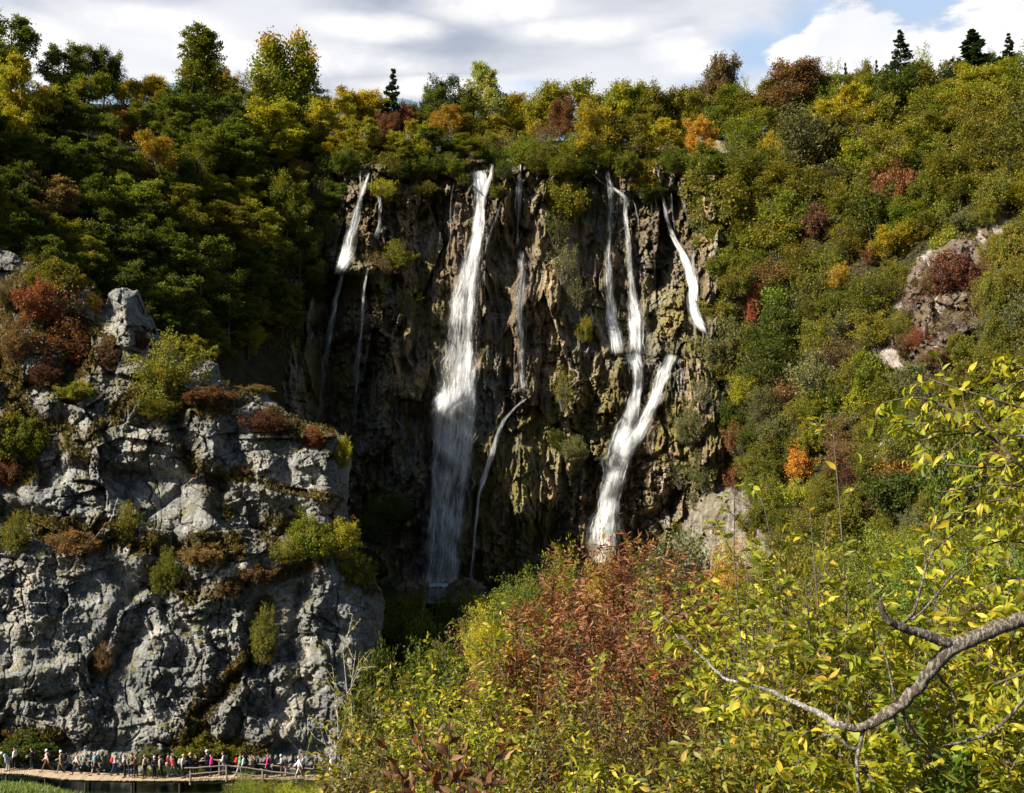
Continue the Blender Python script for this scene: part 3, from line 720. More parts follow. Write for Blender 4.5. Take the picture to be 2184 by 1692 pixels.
# plunge pool with a rim of foam under the main fall
mb = MB()
pz = at(935, 1252, 196)[2]
an = np.linspace(0, 2 * np.pi, 60, endpoint=False)
c0 = at(955, 1258, 186)
rr = 1 + .12 * np.sin(an * 3 + 1) + .08 * np.sin(an * 7)
ring = np.stack([c0[0] + 26 * rr * np.cos(an), c0[1] + 21 * rr * np.sin(an), np.full(60, pz)], -1)
V = np.concatenate([[[c0[0], c0[1], pz]], ring]); Fc = np.array([[0, 1 + i, 1 + (i + 1) % 60] for i in range(60)])
tag(obj('pool', mkmesh('pool', V, Fc, True, None, None, M_WATER)), kind='structure', label='dark plunge pool under the main waterfall')
fy = np.linspace(0, 1, 7); fx = np.linspace(-1, 1, 50); FX, FY = np.meshgrid(fx, fy)
cL = at(936, 1250, 196)
V = np.stack([cL[0] - .2 + FX * 2.9, cL[1] - 1.2 + (FY - .5) * 2.6 * np.sqrt(1.02 - FX ** 2) + .5 * fbm(FX * 4, FY * 3), pz + .05 + (.5 * np.abs(fbm(FX * 7, FY * 4, 0, 4, 2)) + .5 * FY) * (1 - FX ** 2)], -1)
tag(obj('foam', mkmesh('foam', V.reshape(-1, 3), gridf(7, 50), True, None, None, M_FOAM)), 'white churned water where the main fall lands', kind='stuff')

def boulder(lab, u, v, Y, size, sd):
    n = 22; th = np.linspace(0, np.pi, n); ph = np.linspace(0, 2 * np.pi, 2 * n + 1); T_, H_ = np.meshgrid(th, ph, indexing='ij')
    V = np.stack([np.sin(T_) * np.cos(H_), np.sin(T_) * np.sin(H_), np.cos(T_) * .7], -1)
    r = 1 + .5 * cells(V[..., 0] * 1.3 + sd, V[..., 1] * 1.3, V[..., 2] * 1.3, sd, 1.6)[0] + .15 * fbm(V[..., 0] * 3, V[..., 1] * 3 + sd, V[..., 2] * 3, 4, sd)
    V = V * r[..., None] * size
    o = obj('boulder', mkmesh('boulder', V.reshape(-1, 3), gridf(n, 2 * n + 1), True, {'wet': np.ones(V.shape[:2]).ravel(), 'moss': np.zeros(V.shape[:2]).ravel()}, None, M_TUFA), None, tuple(at(u, v, Y)))
    tag(o, lab, 'boulder', 'wet boulders round the plunge pool')
for a in (('dark wet boulder at the left end of the pool foam', 893, 1256, 194, 1.7, 3), ('largest dark boulder right of the main waterfall foot', 990, 1256, 193, 2.3, 9), ('small dark boulder in front of the pool foam', 958, 1268, 188, 1.0, 14), ('flat dark boulder right of the slender jet foot', 1022, 1258, 192, 1.8, 21), ('dark boulder left of the pool by the crag', 868, 1262, 190, 2.0, 27)): boulder(*a)
# ------------------------------------------------------------------ grey limestone crag at the left
SIL = [(-260, 430), (-120, 500), (-30, 520), (0, 526), (40, 548), (72, 560), (95, 590), (130, 585), (175, 600), (205, 635), (226, 652), (232, 622), (262, 613), (292, 622), (300, 655),
       (326, 672), (338, 706), (350, 745), (400, 775), (440, 768), (468, 776), (470, 800), (505, 822), (565, 822), (578, 848), (600, 868), (625, 885), (650, 905), (715, 915),
       (742, 935), (750, 985), (742, 1060), (745, 1120), (748, 1165), (760, 1205), (795, 1235), (822, 1275), (820, 1340), (812, 1440), (800, 1560), (790, 1700), (-260, 1700)]
gu = np.arange(-250, 835.1, 1.6); gv = np.arange(425, 1690.1, 1.6)
GU, GV = np.meshgrid(gu, gv)
X = GU * .043; Z = (1083 - GV) * .043
ins = inpoly(GU, GV, SIL); dist = segd(GU, GV, SIL + [SIL[0]]); dist = np.where(ins, dist, -dist)
dist = dist + 12 * fbm(X * .45, Z * .45, 0, 5, 3, .6) + 5 * cells(X * .5, Z * .5, 0, 9)[0]
gy = 103.0 + GU * .004
h = np.clip(1640 - GV, 0, 2000) * .043
gy = gy + h * .30 + np.clip(h - 22, 0, 99) * .35 + np.clip((450 - GU) / 700, 0, 1) * np.clip(h - 18, 0, 99) * .12
D = 75.0
gy = gy + 9 * (1 - np.sqrt(np.clip(1 - (1 - np.clip(dist / D, 0, 1)) ** 2, 0, 1)))
rel = np.zeros(GU.shape)
wob = 10 * fbm(X * .35, Z * .35, 0, 4, 14)
for poly, w, a in (([(130, 990), (380, 1020), (400, 1060)], 34, -1.8), ([(150, 970), (380, 1000)], 16, 1.3), ([(250, 610), (275, 730)], 26, 2), ([(330, 800), (380, 900), (420, 1000), (520, 1060)], 20, -2.2),
        ([(440, 880), (450, 960)], 32, 1.8), ([(520, 900), (560, 1000)], 30, 1.6), ([(640, 980), (700, 1010), (690, 1100)], 34, 2.4), ([(470, 1000), (470, 1090)], 14, -2),
        ([(500, 1040), (640, 1060), (720, 1075)], 14, 1.6), ([(500, 1090), (640, 1110)], 16, -1.0), ([(0, 1100), (150, 1150), (330, 1190), (480, 1160)], 26, -1.6), ([(60, 1060), (200, 1110)], 20, 1.2),
        ([(230, 1200), (320, 1330), (250, 1400)], 22, -2.2), ([(0, 1450), (110, 1425), (230, 1390)], 15, 1.6), ([(0, 1500), (150, 1480)], 12, -1.6), ([(330, 1210), (360, 1330), (500, 1400)], 9, -1.6),
        ([(200, 1420), (250, 1300), (310, 1250)], 11, -1.6), ([(430, 1300), (470, 1230), (520, 1200)], 24, 1.8), ([(505, 1340), (520, 1450), (470, 1560)], 20, 1.7), ([(560, 1290), (550, 1400), (420, 1530)], 13, -2.2),
        ([(690, 1230), (660, 1330), (700, 1420)], 34, 2.4), ([(640, 1260), (620, 1400)], 14, -1.8), ([(600, 1180), (700, 1190)], 24, 1.4), ([(540, 1150), (640, 1130)], 22, -1.4), ([(320, 1400), (330, 1560)], 40, 1.4),
        ([(0, 1600), (400, 1590), (700, 1600)], 14, -1.2), ([(100, 820), (110, 880)], 20, 1.6), ([(90, 950), (140, 960)], 22, 1.2), ([(0, 800), (60, 900)], 25, -1.5), ([(250, 940), (350, 960)], 20, 1.0)):
    rel += a * np.exp(-(segd(GU + wob, GV + wob, poly) / w) ** 2)
wx = fbm(X * .2, Z * .2, 0, 3, 24) * 1.6
ca, ba = cells(X * .13 + wx * .2, Z * .16, 0, 160, 2.4); cb, bb = cells(X * .36 + wx * .3, Z * .42, 0, 170, 2.4); cc, bc = cells(X * 1.0 + wx, Z * 1.15, 0, 180, 2.2); cd_, bd_ = cells(X * 2.6, Z * 2.8 + wx, 0, 190, 2.0)
up = .45 + .55 * sst(1250, 950, GV)     # blocky shattered top, smoother slabs below
rgh = .42 + .58 * sst(.42, .6, vn(X * .13 + 3, Z * .13, 0, 66) * .6 + vn(X * .35, Z * .35, 0, 67) * .4)   # smooth slabs between broken zones
rgh = np.maximum(rgh, .9 * up * sst(1150, 900, GV))
low = 1 - .5 * sst(1120, 1250, GV)      # the lower wall is one broad face
rel *= .45 + .55 * low
rel += 3.0 * ca * (.6 + .4 * up) * low * (low if True else 1) + low * rgh * (1.7 * cb - .3 * (1 - sst(0, .12, bb))) + .55 * rgh * cc - .10 * rgh * (1 - sst(0, .15, bc)) + .3 * rgh * cd_ + .13 * rgh * cells(X * 6, Z * 6.4, 0, 195, 2.2)[0]
rel += fbm(X * .32, Z * .28, 0, 3, 155, .5) * 1.6 + rgh * fbm(X * 1.2, Z * 1.0, 0, 6, 156, .6) * .8
ov = (-(Z + .25 * X) * .11 + 1.2 * vn(X * .1, Z * .1, 0, 71)) % 1.0     # bedding: each bed overhangs the next
rel += (.4 + .7 * (low - .5) * 2) * (ov * (1 - sst(.9, 1, ov)) - .35)
vc = vn(X * .8 + 1.5 * fbm(X * .3, Z * .3, 0, 3, 44), Z * .10, 0, 45)            # upright joints
rel -= .55 * np.exp(-((vc - .5) / .025) ** 2) * sst(.35, .6, vn(X * .2, Z * .2, 0, 46))
gy = gy - rel
GP = at(GU, GV, gy)
veg = np.zeros(GU.shape)
for poly, w in (([(150, 1130), (330, 1165), (500, 1170)], 30), ([(0, 1110), (140, 1130)], 26), ([(60, 620), (200, 760), (150, 800)], 60), ([(30, 880), (170, 950)], 30), ([(330, 850), (400, 880), (520, 830)], 34),
                ([(560, 880), (700, 940)], 26), ([(440, 1010), (560, 1030), (720, 1070)], 10), ([(400, 960), (480, 1100)], 22), ([(590, 1130), (760, 1180)], 40), ([(520, 1240), (700, 1200)], 16), ([(560, 1290), (560, 1380), (440, 1500), (400, 1590)], 24),
                ([(330, 1200), (400, 1260), (440, 1270)], 26), ([(740, 1180), (800, 1240)], 40), ([(0, 1570), (120, 1590)], 30), ([(200, 930), (330, 800)], 22), ([(0, 700), (40, 1000)], 40), ([(380, 1590), (560, 1600)], 18)):
    veg = np.maximum(veg, np.exp(-(segd(GU + wob, GV + wob, poly) / w) ** 2))
keep = (dist > 0)
q = keep[:-1, :-1] & keep[1:, :-1] & keep[1:, 1:] & keep[:-1, 1:]
Fc = gridf(*GU.shape).reshape(*q.shape, 4)[q]
used = np.zeros(GU.size, bool); used[Fc.ravel()] = True
rm = np.cumsum(used) - 1; Vk = GP.reshape(-1, 3)[used]; Fc = rm[Fc]; vk = veg.ravel()[used]
E = np.concatenate([Fc[:, [0, 1]], Fc[:, [1, 2]], Fc[:, [2, 3]], Fc[:, [3, 0]]])
key = np.sort(E, 1); kk = key[:, 0].astype(np.int64) * len(Vk) + key[:, 1]
_, inv, cnt = np.unique(kk, return_inverse=True, return_counts=True)
Eb = E[cnt[inv] == 1]
bi = np.unique(Eb); m = np.full(len(Vk), -1); m[bi] = np.arange(len(bi)) + len(Vk)
cen = np.array([-22.0, 125.0, 0])
Vb = Vk[bi] + np.array([-1.5, 7, -.8]); Vb2 = Vk[bi] * np.array([1, 1, 1.0]) + np.array([-7, 32, -9])
n2 = len(bi)
Fb = np.stack([Eb[:, 1], Eb[:, 0], m[Eb[:, 0]], m[Eb[:, 1]]], -1)
Fb2 = np.stack([m[Eb[:, 1]], m[Eb[:, 0]], m[Eb[:, 0]] + n2, m[Eb[:, 1]] + n2], -1)
cm = mkmesh('crag', np.concatenate([Vk, Vb, Vb2]), [np.concatenate([Fc, Fb, Fb2])], True, {'veg': np.concatenate([vk, vk[bi], vk[bi]])}, None, M_GREY)
tag(obj('crag', cm), kind='structure', label='grey limestone crag rising over the boardwalk')
def greyY(u, v):
    i = np.clip(((np.asarray(v) - 425) / 1.6).astype(int), 0, gy.shape[0] - 1); j = np.clip(((np.asarray(u) + 250) / 1.6).astype(int), 0, gy.shape[1] - 1)
    return gy[i, j]

# grass and small herbs on the ledges: nobody could count them
idx = np.flatnonzero((veg.ravel() > .4) & keep.ravel() & (vn(X * .8, Z * .8, 0, 5).ravel() > .42))
idx = rng.choice(idx, 26000)
P = GP.reshape(-1, 3)[idx] + rng.normal(0, .05, (len(idx), 3)) + np.array([0, -.05, 0])
D_ = rng.normal(0, .5, (len(P), 3)) + np.array([-.1, -.5, .9])
mb = MB(); leaves(mb, P, D_, rng.normal(0, 1, (len(P), 3)), rng.uniform(.18, .5, len(P)), 'quad')
tag(obj('grass', mb.mesh('grass', leafmat('ledge grass', (.05, .045, .02), (.15, .125, .05)), False)), 'dry brown and green grass clinging to the crag ledges', kind='stuff')

# bare rock showing through the bushes of the right slope
def outcrop(poly, step, mat, lab, seed, amp=1.0):
    us = [p[0] for p in poly]; vs = [p[1] for p in poly]
    U, V = np.meshgrid(np.arange(min(us) - 30, max(us) + 30, step), np.arange(min(vs) - 30, max(vs) + 30, step))
    x, z = U * .07, V * .07
    d = np.where(inpoly(U, V, poly), 1, -1) * segd(U, V, poly + [poly[0]]) + 14 * fbm(x * .35, z * .35, 0, 4, seed)
    a, b = cells(x * .2, z * .2, 0, seed + 1, 2.6); c, e = cells(x * .6, z * .6, 0, seed + 2, 2.4); f, g = cells(x * 1.6, z * 1.6, 0, seed + 3, 2.2)
    r = 2.4 * a + 1.3 * c + .5 * f - .4 * (1 - sst(0, .1, b)) + fbm(x * .8, z * .6, 0, 6, seed + 5, .6) * 1.2
    Y = hillY(U, V) - (1.8 * sst(0, 30, d) + r * amp * sst(-12, 20, d)) + 4 * sst(6, -22, d)
    if lab.startswith('pale'): Y = Y - 2.5 * sst(0, 30, d)
    tag(obj('rock_outcrop', mkmesh('rock_outcrop', at(U, V, Y).reshape(-1, 3), gridf(*U.shape), True, None, None, mat)), kind='structure', label=lab)
outcrop([(1950, 560), (1990, 520), (2040, 500), (2100, 480), (2135, 500), (2130, 600), (2110, 690), (2040, 770), (1930, 790), (1890, 720), (1915, 640), (1900, 600)], 2.2, M_PINK, 'pinkish bare rock showing through the right slope', 300)
outcrop([(1440, 1100), (1500, 1020), (1560, 1030), (1620, 1080), (1660, 1150), (1660, 1240), (1440, 1240)], 2.2, M_PALER, 'pale bare cliff foot right of the falls', 320, .35)
outcrop([(1950, 940), (2000, 930), (2015, 1000), (1990, 1040), (1955, 1030)], 2.2, M_PALER, 'pale rock patch low on the right slope', 340)
# ------------------------------------------------------------------ tree and shrub kinds (built once, placed many times)
def ico():
    t = (1 + 5 ** .5) / 2
    V = nrm(np.array([[-1, t, 0], [1, t, 0], [-1, -t, 0], [1, -t, 0], [0, -1, t], [0, 1, t], [0, -1, -t], [0, 1, -t], [t, 0, -1], [t, 0, 1], [-t, 0, -1], [-t, 0, 1]], float))
    return V

def leafcloud(mb, P, T, per, size, spread, flat, kind='quad', droop=-.1):
    B = len(P)
    Pp = np.repeat(P, per, 0) + rng.normal(0, spread, (B * per, 3)) * np.array([1, 1, flat])
    D = np.repeat(nrm(T), per, 0) * .6 + rng.normal(0, .7, (B * per, 3)) + np.array([0, 0, droop])
    N = rng.normal(0, .55, (B * per, 3)) + np.array([-.15, -.1, 1.0])
    leaves(mb, Pp, D, N, size * rng.uniform(.6, 1.35, B * per), kind)

class Proto: pass
def finish(name, tb, lb):
    p = Proto(); p.name = name
    V = np.concatenate(lb.v)
    lo, hi = np.percentile(V, 1.0, 0), np.percentile(V, 99.0, 0)
    p.w = float((hi[0] - lo[0] + hi[1] - lo[1]) / 2); p.lo = float(lo[2]); p.hi = float(hi[2]); p.h = p.hi - p.lo
    p.trunk = tb.mesh(name + '_trunk', M_BARK, True)
    p.crown = lb.mesh(name + '_crown', None, False); p.crown.materials.append(LM['green'])
    return p

def broadleaf(name, H=10, limbs=16, sub=9, tw=6, t0=.28, ang=58, ratio=.5, fall=.45, flat=.55, size=.3, per=3, spread=.16, up=.05, lflat=.5, tall=1.0):
    tb, lb = MB(), MB()
    P0, R0 = line(np.zeros((1, 3)), np.array([[.03, .02, 1.]]), np.array([H * .9]), np.array([H * .022]), 9, .05, .12, .25)
    L0 = np.array([H * .9])
    a = kids(P0, R0, L0, limbs, t0, ang, ratio, fall, .5, 1.0)
    P1, R1 = line(a[0], a[1], a[2], a[3], 6, .12, up, .3)
    b = kids(P1, R1, a[2], sub, .2, 48, .46, .35, .55, flat)
    P2, R2 = line(b[0], b[1], b[2], b[3], 5, .16, up * .6, .3)
    c = kids(P2, R2, b[2], tw, .15, 48, .5, .3, .6, flat)
    P3, R3 = line(c[0], c[1], c[2], np.maximum(c[3], .008), 4, .15, -.02, .4)
    tubes(tb, P0, R0, 8); tubes(tb, P1, R1, 6); tubes(tb, P2, R2, 4); tubes(tb, P3[::3], R3[::3], 3)
    Q = np.concatenate([P3[:, 1:].reshape(-1, 3), P2[:, 2:].reshape(-1, 3)]); T = np.concatenate([np.repeat(c[1], 3, 0), np.repeat(b[1], 3, 0)])
    leafcloud(lb, Q, T, per, size, spread, lflat)
    return finish(name, tb, lb)

def bush(name, H=5, stems=9, sub=9, tw=6, spread_a=38, flat=.8, size=.2, per=5, sp=.2, up=.06, kind='quad'):
    tb, lb = MB(), MB()
    az = np.arange(stems) * 2.4; an = np.radians(rng.uniform(3, spread_a, stems))
    D = np.stack([np.sin(an) * np.cos(az), np.sin(an) * np.sin(az), np.cos(an)], -1)
    L0 = H * rng.uniform(.65, 1, stems) * (1 - .25 * np.sin(an)); R0v = np.full(stems, H * .012)
    P0, R0 = line(np.stack([.1 * np.cos(az), .1 * np.sin(az), 0 * az], -1) * H * .5, D, L0, R0v, 7, .09, .03, .3)
    b = kids(P0, R0, L0, sub, .12, 46, .42, .3, .55, flat)
    P2, R2 = line(b[0], b[1], b[2], b[3], 5, .16, up, .3)
    c = kids(P2, R2, b[2], tw, .15, 46, .45, .3, .6, flat)
    P3, R3 = line(c[0], c[1], c[2], np.maximum(c[3], .006), 4, .15, 0, .4)
    tubes(tb, P0, R0, 6); tubes(tb, P2, R2, 4); tubes(tb, P3[::3], R3[::3], 3)
    Q = np.concatenate([P3[:, 1:].reshape(-1, 3), P2[:, 2:].reshape(-1, 3)]); T = np.concatenate([np.repeat(c[1], 3, 0), np.repeat(b[1], 3, 0)])
    leafcloud(lb, Q, T, per, size, sp, .8, kind)
    return finish(name, tb, lb)

def spruce(name, H=14, tiers=26, per=9, wid=.2):
    tb, lb = MB(), MB()
    P0, R0 = line(np.zeros((1, 3)), np.array([[0, 0, 1.]]), np.array([H]), np.array([H * .014]), 8, .01, .1, .1)
    tubes(tb, P0, R0, 7)
    S = []; D = []; L = []
    for i in range(tiers):
        f = i / (tiers - 1); z = H * (.08 + .9 * f)
        for j in range(per):
            a = rng.uniform(0, 6.28); S.append((0, 0, z + rng.normal(0, .1))); e = rng.normal(-.12 + .5 * f, .12)
            D.append((math.cos(a), math.sin(a), e)); L.append(H * wid * (1 - f) ** 1.05 * rng.uniform(.5, 1.2) + .15)
    S, D, L = np.array(S), np.array(D), np.array(L)
    P1, R1 = line(S, D, L, L * .014 + .01, 5, .04, .03, .3)
    tubes(tb, P1, R1, 4)
    c = kids(P1, R1, L, 9, .1, 55, .32, .6, .6, .5)
    P2, _ = line(c[0], c[1], c[2], c[3], 4, .05, -.03)
    Q = np.concatenate([P2.reshape(-1, 3), P1[:, 1:].reshape(-1, 3)]); T = np.concatenate([np.repeat(c[1], 4, 0), np.repeat(D, 4, 0)])
    n = len(Q); per_ = 2
    Q = np.repeat(Q, per_, 0); T = np.repeat(T, per_, 0)
    leaves(lb, Q + rng.normal(0, .04, Q.shape), T + rng.normal(0, .35, Q.shape) + np.array([0, 0, -.25]), rng.normal(0, .5, Q.shape) + np.array([0, 0, 1]), rng.uniform(.14, .24, len(Q)) + .28 * (1 - Q[:, 2] / H), 'quad')
    return finish(name, tb, lb)

PR = {
 'beech': [broadleaf('beech', 10, 17, 9, 6, .22, 62, .5, .5, .35, .25, 6, .26, .04, .35), broadleaf('beech_wide', 9, 15, 10, 6, .2, 68, .6, .5, .3, .25, 6, .26, .05, .3), broadleaf('beech_tall', 12, 20, 8, 6, .2, 58, .42, .55, .35, .25, 6, .26, .06, .35)],
 'round': [broadleaf('round', 9, 18, 9, 6, .25, 55, .48, .35, .8, .24, 6, .3, .1, .8), broadleaf('round_low', 7.5, 18, 9, 6, .18, 62, .52, .35, .8, .24, 6, .3, .08, .8), broadleaf('round_loose', 9, 13, 8, 6, .25, 52, .52, .3, .9, .24, 5, .28, .1, .9)],
 'tall': [broadleaf('tall', 13, 24, 8, 5, .2, 42, .34, .5, .9, .24, 5, .18, .14, .8)],
 'thin': [broadleaf('thin', 9, 14, 7, 5, .2, 32, .4, .4, 1, .2, 1, .12, .16, 1)],
 'bush': [bush('bush'), bush('bush_wide', 4.5, 12, 8, 6, 60, .7), bush('bush_tall', 6.5, 8, 10, 6, 24, .9), bush('bush_loose', 5, 9, 7, 6, 45, .9, .24, 2, .2)],
 'sparse': [bush('sparse', 5, 10, 7, 5, 40, .9, .2, 1, .12)],
 'fine': [bush('fine', 5, 14, 11, 7, 42, .8, .17, 3, .1), bush('fine_wide', 4, 16, 11, 7, 62, .8, .17, 3, .1)],
 'spruce': [spruce('spruce', 14, 17, 8, .24), spruce('spruce_wide', 13, 16, 8, .3)],
}
for k in ('small',): PR['small'] = [spruce('spruce_small', 9, 13, 7, .24)]

LANDMARKS = [(830, 175, 'the lone small spruce'), (838, 265, 'the crimson tree'), (335, 320, 'the golden tree'), (258, 255, 'the bright orange sapling'), (605, 150, 'the orange-topped tree'),
 (425, 130, 'the tall pointed green tree'), (770, 400, 'the leftmost cascade'), (1022, 365, 'the main waterfall top'), (1310, 390, 'the right cascades'), (1537, 150, 'the brown dome-shaped tree'),
 (1922, 110, 'the tall skyline spruce'), (1917, 382, 'the rust red bush'), (2009, 510, 'the lime grass patch'), (2040, 620, 'the pinkish rock outcrop'), (1490, 640, 'the right edge chute'), (1540, 1100, 'the pale cliff foot'),
 (1928, 1015, 'the orange-crowned bush'), (1740, 467, 'the upper maroon bush'), (470, 400, 'the bright lower-left tree'), (15, 200, 'the left picture edge'), (1035, 180, 'the pale green skyline tree'), (1490, 290, 'the gold-tinged tree'),
 (1611, 641, 'the dark red bush'), (1694, 156, 'the flat brownish skyline tree'), (2083, 103, 'the broad skyline spruce'), (360, 780, 'the crag-top green bush'), (690, 930, 'the scarlet crag shrub'), (1190, 250, 'the dark purple skyline tree')]
used_labels = {}
ORD = ['', 'second ', 'third ', 'fourth ', 'fifth ', 'sixth ', 'seventh ', 'eighth ', 'ninth ', 'tenth ', 'eleventh ', 'twelfth ', 'thirteenth ', 'fourteenth ', 'fifteenth ', 'sixteenth ']
PEND = []
def autolabel(o, u, v, w, desc, noun):
    PEND.append((o, u, v, w, desc, noun))
def flush_labels():
    groups = {}
    for o, u, v, w, desc, noun in PEND:
        best = min((math.hypot(u - a, v - b), n, a, b) for a, b, n in LANDMARKS if math.hypot(u - a, v - b) > 18)
        d, n, a, b = best
        dirn = ('above' if v < b else 'below') if abs(v - b) > abs(u - a) else ('left of' if u < a else 'right of')
        sz = 'small ' if w < 62 else ('large ' if w > 105 else '')
        groups.setdefault((sz + desc + ' ' + noun, dirn, n), []).append((d, o))
    for (what, dirn, n), l in groups.items():
        l.sort(key=lambda t: t[0])
        for i, (d, o) in enumerate(l):
            if len(l) == 1: s = f'{what} growing {dirn} {n}'
            elif i == 0: s = f'nearest {what} growing {dirn} {n}'
            else: s = f'{ORD[min(i, 15)]}nearest {what} growing {dirn} {n}'
            o['label'] = s

def plant(kind, u, v, w, h, col, label=None, Yf=None, name=None, cat='tree', group=None, off=0.0, vbmin=None, nv=None, desc=None, sink=.25, rise=None):
    """crown centred on direction (u, v), w x h across, rooted on the surface Yf"""
    Yf = Yf or hillY
    pr = PR[kind][int(rng.integers(len(PR[kind]))) if nv is None else nv]
    vb = v + h * .6
    lim = float(crest(u)) + 4 if Yf is hillY else -1e9
    for _ in range(3):
        Y = float(Yf(u, vb)) + off; m = Y / F
        sz = h * m / pr.h; mid = (pr.lo + pr.hi) / 2 * sz
        vb = v + mid / m
        if vb < lim:
            vb = lim; sz = (vb - (v - h / 2)) * m / pr.hi
    base = at(u, vb, Y)
    base = base + np.array([0, -.3, -sink])
    sx = w * m / pr.w
    rz = rng.uniform(0, 6.28)
    nm = name or ('tree' if cat == 'tree' else 'bush')
    o = thing(nm, None, cat, tuple(base), group)
    o.scale = (sx, sx, sz); o.rotation_euler = (rng.normal(0, .03), rng.normal(0, .03), rz)
    t = bpy.data.objects.new('trunk' if cat == 'tree' else 'stems', pr.trunk); COL.objects.link(t); t.parent = o
    c = bpy.data.objects.new('crown' if cat == 'tree' else 'foliage', pr.crown); COL.objects.link(c); c.parent = o
    c.material_slots[0].link = 'OBJECT'; c.material_slots[0].material = LM[col]
    if label: o['label'] = label
    else:
        autolabel(o, u, v, w, desc or {'deep green': 'dark green', 'orange topped': 'orange-topped', 'grey green': 'greyish green', 'yellow olive': 'yellow-olive', 'yellow green': 'yellow-green'}.get(col, col),
                  {'beech': 'layered tree', 'round': 'round tree', 'tall': 'tall narrow tree', 'thin': 'thin wispy tree', 'bush': 'bush', 'sparse': 'sparse bush', 'fine': 'fine-leaved bush', 'spruce': 'spruce', 'small': 'small spruce'}[kind])
    return o
GL, GR, GT = 'trees on the left slope', 'bushes on the right slope', 'trees along the cliff top'
taken = []
def P_(kind, u, v, w, h, col, label=None, **k):
    k.setdefault('group', GL if u < 640 else (GR if (u > 1470 and v > 210) else GT))
    k.setdefault('cat', 'bush' if kind in ('bush', 'sparse', 'fine') else 'tree')
    taken.append((u, v, w, h)); return plant(kind, u, v, w, h, col, label, **k)

# ---- left slope, one by one
for a in (
 ('beech', 25, 90, 120, 120, 'green'), ('beech', 40, 195, 130, 150, 'yellow green'), ('beech', 132, 140, 105, 100, 'deep green'), ('round', 168, 112, 52, 50, 'olive green'), ('round', 222, 155, 72, 95, 'deep green'),
 ('beech', 185, 195, 110, 90, 'green'), ('thin', 266, 160, 40, 50, 'dark spruce'), ('round', 268, 195, 70, 60, 'yellow olive'), ('round', 315, 190, 75, 55, 'yellow olive'), ('beech', 352, 215, 70, 60, 'olive green'),
 ('tall', 425, 135, 108, 165, 'green', 'tall pointed green tree with upright tufted branches on the left skyline'), ('beech', 405, 215, 130, 110, 'deep green'), ('beech', 470, 245, 110, 100, 'deep green'), ('round', 487, 172, 56, 50, 'golden'), ('thin', 515, 170, 50, 60, 'grey green'),
 ('round', 603, 175, 145, 190, 'orange topped', 'tall tree on the skyline with a bright orange top over yellow-green foliage'), ('beech', 565, 262, 150, 110, 'yellow green'), ('beech', 655, 235, 120, 100, 'yellow green'), ('beech', 645, 290, 90, 70, 'yellow green'), ('beech', 605, 320, 90, 70, 'yellow green'),
 ('round', 258, 256, 44, 50, 'orange', 'small bright orange sapling among dark trees on the left slope'), ('round', 334, 320, 95, 85, 'golden', 'golden yellow rounded tree in the middle of the left slope'),
 ('beech', 195, 262, 100, 80, 'deep green'), ('beech', 115, 240, 110, 90, 'deep green'), ('beech', 30, 275, 100, 100, 'yellow green'), ('beech', 75, 330, 110, 90, 'deep green'), ('beech', 155, 335, 110, 90, 'deep green'), ('beech', 235, 330, 100, 80, 'green'),
 ('beech', 300, 250, 80, 70, 'green'), ('beech', 365, 275, 100, 80, 'deep green'), ('beech', 435, 300, 110, 90, 'green'), ('beech', 505, 315, 120, 100, 'deep green'), ('round', 425, 345, 80, 90, 'green'), ('beech', 545, 370, 80, 70, 'deep green'),
 ('beech', 465, 395, 75, 55, 'yellow green', 'bright yellow-green dome-shaped tree low on the left slope'), ('beech', 525, 415, 90, 80, 'yellow green', 'bright yellow-green tree just right of the dome-shaped one on the left slope'), ('beech', 535, 360, 60, 50, 'yellow green'), ('beech', 400, 440, 120, 100, 'olive green'),
 ('beech', 480, 480, 130, 100, 'olive green'), ('round', 612, 425, 85, 110, 'green'), ('beech', 560, 500, 130, 110, 'green'), ('beech', 350, 480, 120, 110, 'deep green'), ('beech', 285, 415, 120, 90, 'green'), ('beech', 200, 420, 120, 100, 'deep green'),
 ('beech', 110, 425, 120, 100, 'brown'), ('beech', 30, 400, 110, 110, 'deep green'), ('beech', 60, 490, 130, 100, 'deep green'), ('round', 150, 500, 90, 80, 'green'), ('beech', 430, 560, 140, 110, 'deep green'), ('beech', 550, 590, 130, 110, 'deep green'),
 ('beech', 330, 560, 120, 120, 'deep green'), ('beech', 240, 500, 120, 110, 'deep green'), ('beech', 640, 540, 90, 110, 'deep green'), ('beech', 250, 590, 110, 100, 'deep green'), ('beech', 380, 640, 110, 110, 'deep green'), ('beech', 490, 660, 120, 110, 'deep green'), ('round', 75, 590, 80, 80, 'olive green'),
 ('beech', -80, 120, 160, 140, 'green'), ('beech', -60, 260, 150, 140, 'deep green'), ('beech', -70, 400, 150, 140, 'deep green'), ('beech', -200, 180, 190, 160, 'green'), ('beech', -190, 330, 190, 160, 'deep green'), ('beech', -330, 170, 190, 170, 'green')):
    P_(*a[:6], a[6] if len(a) > 6 else None)
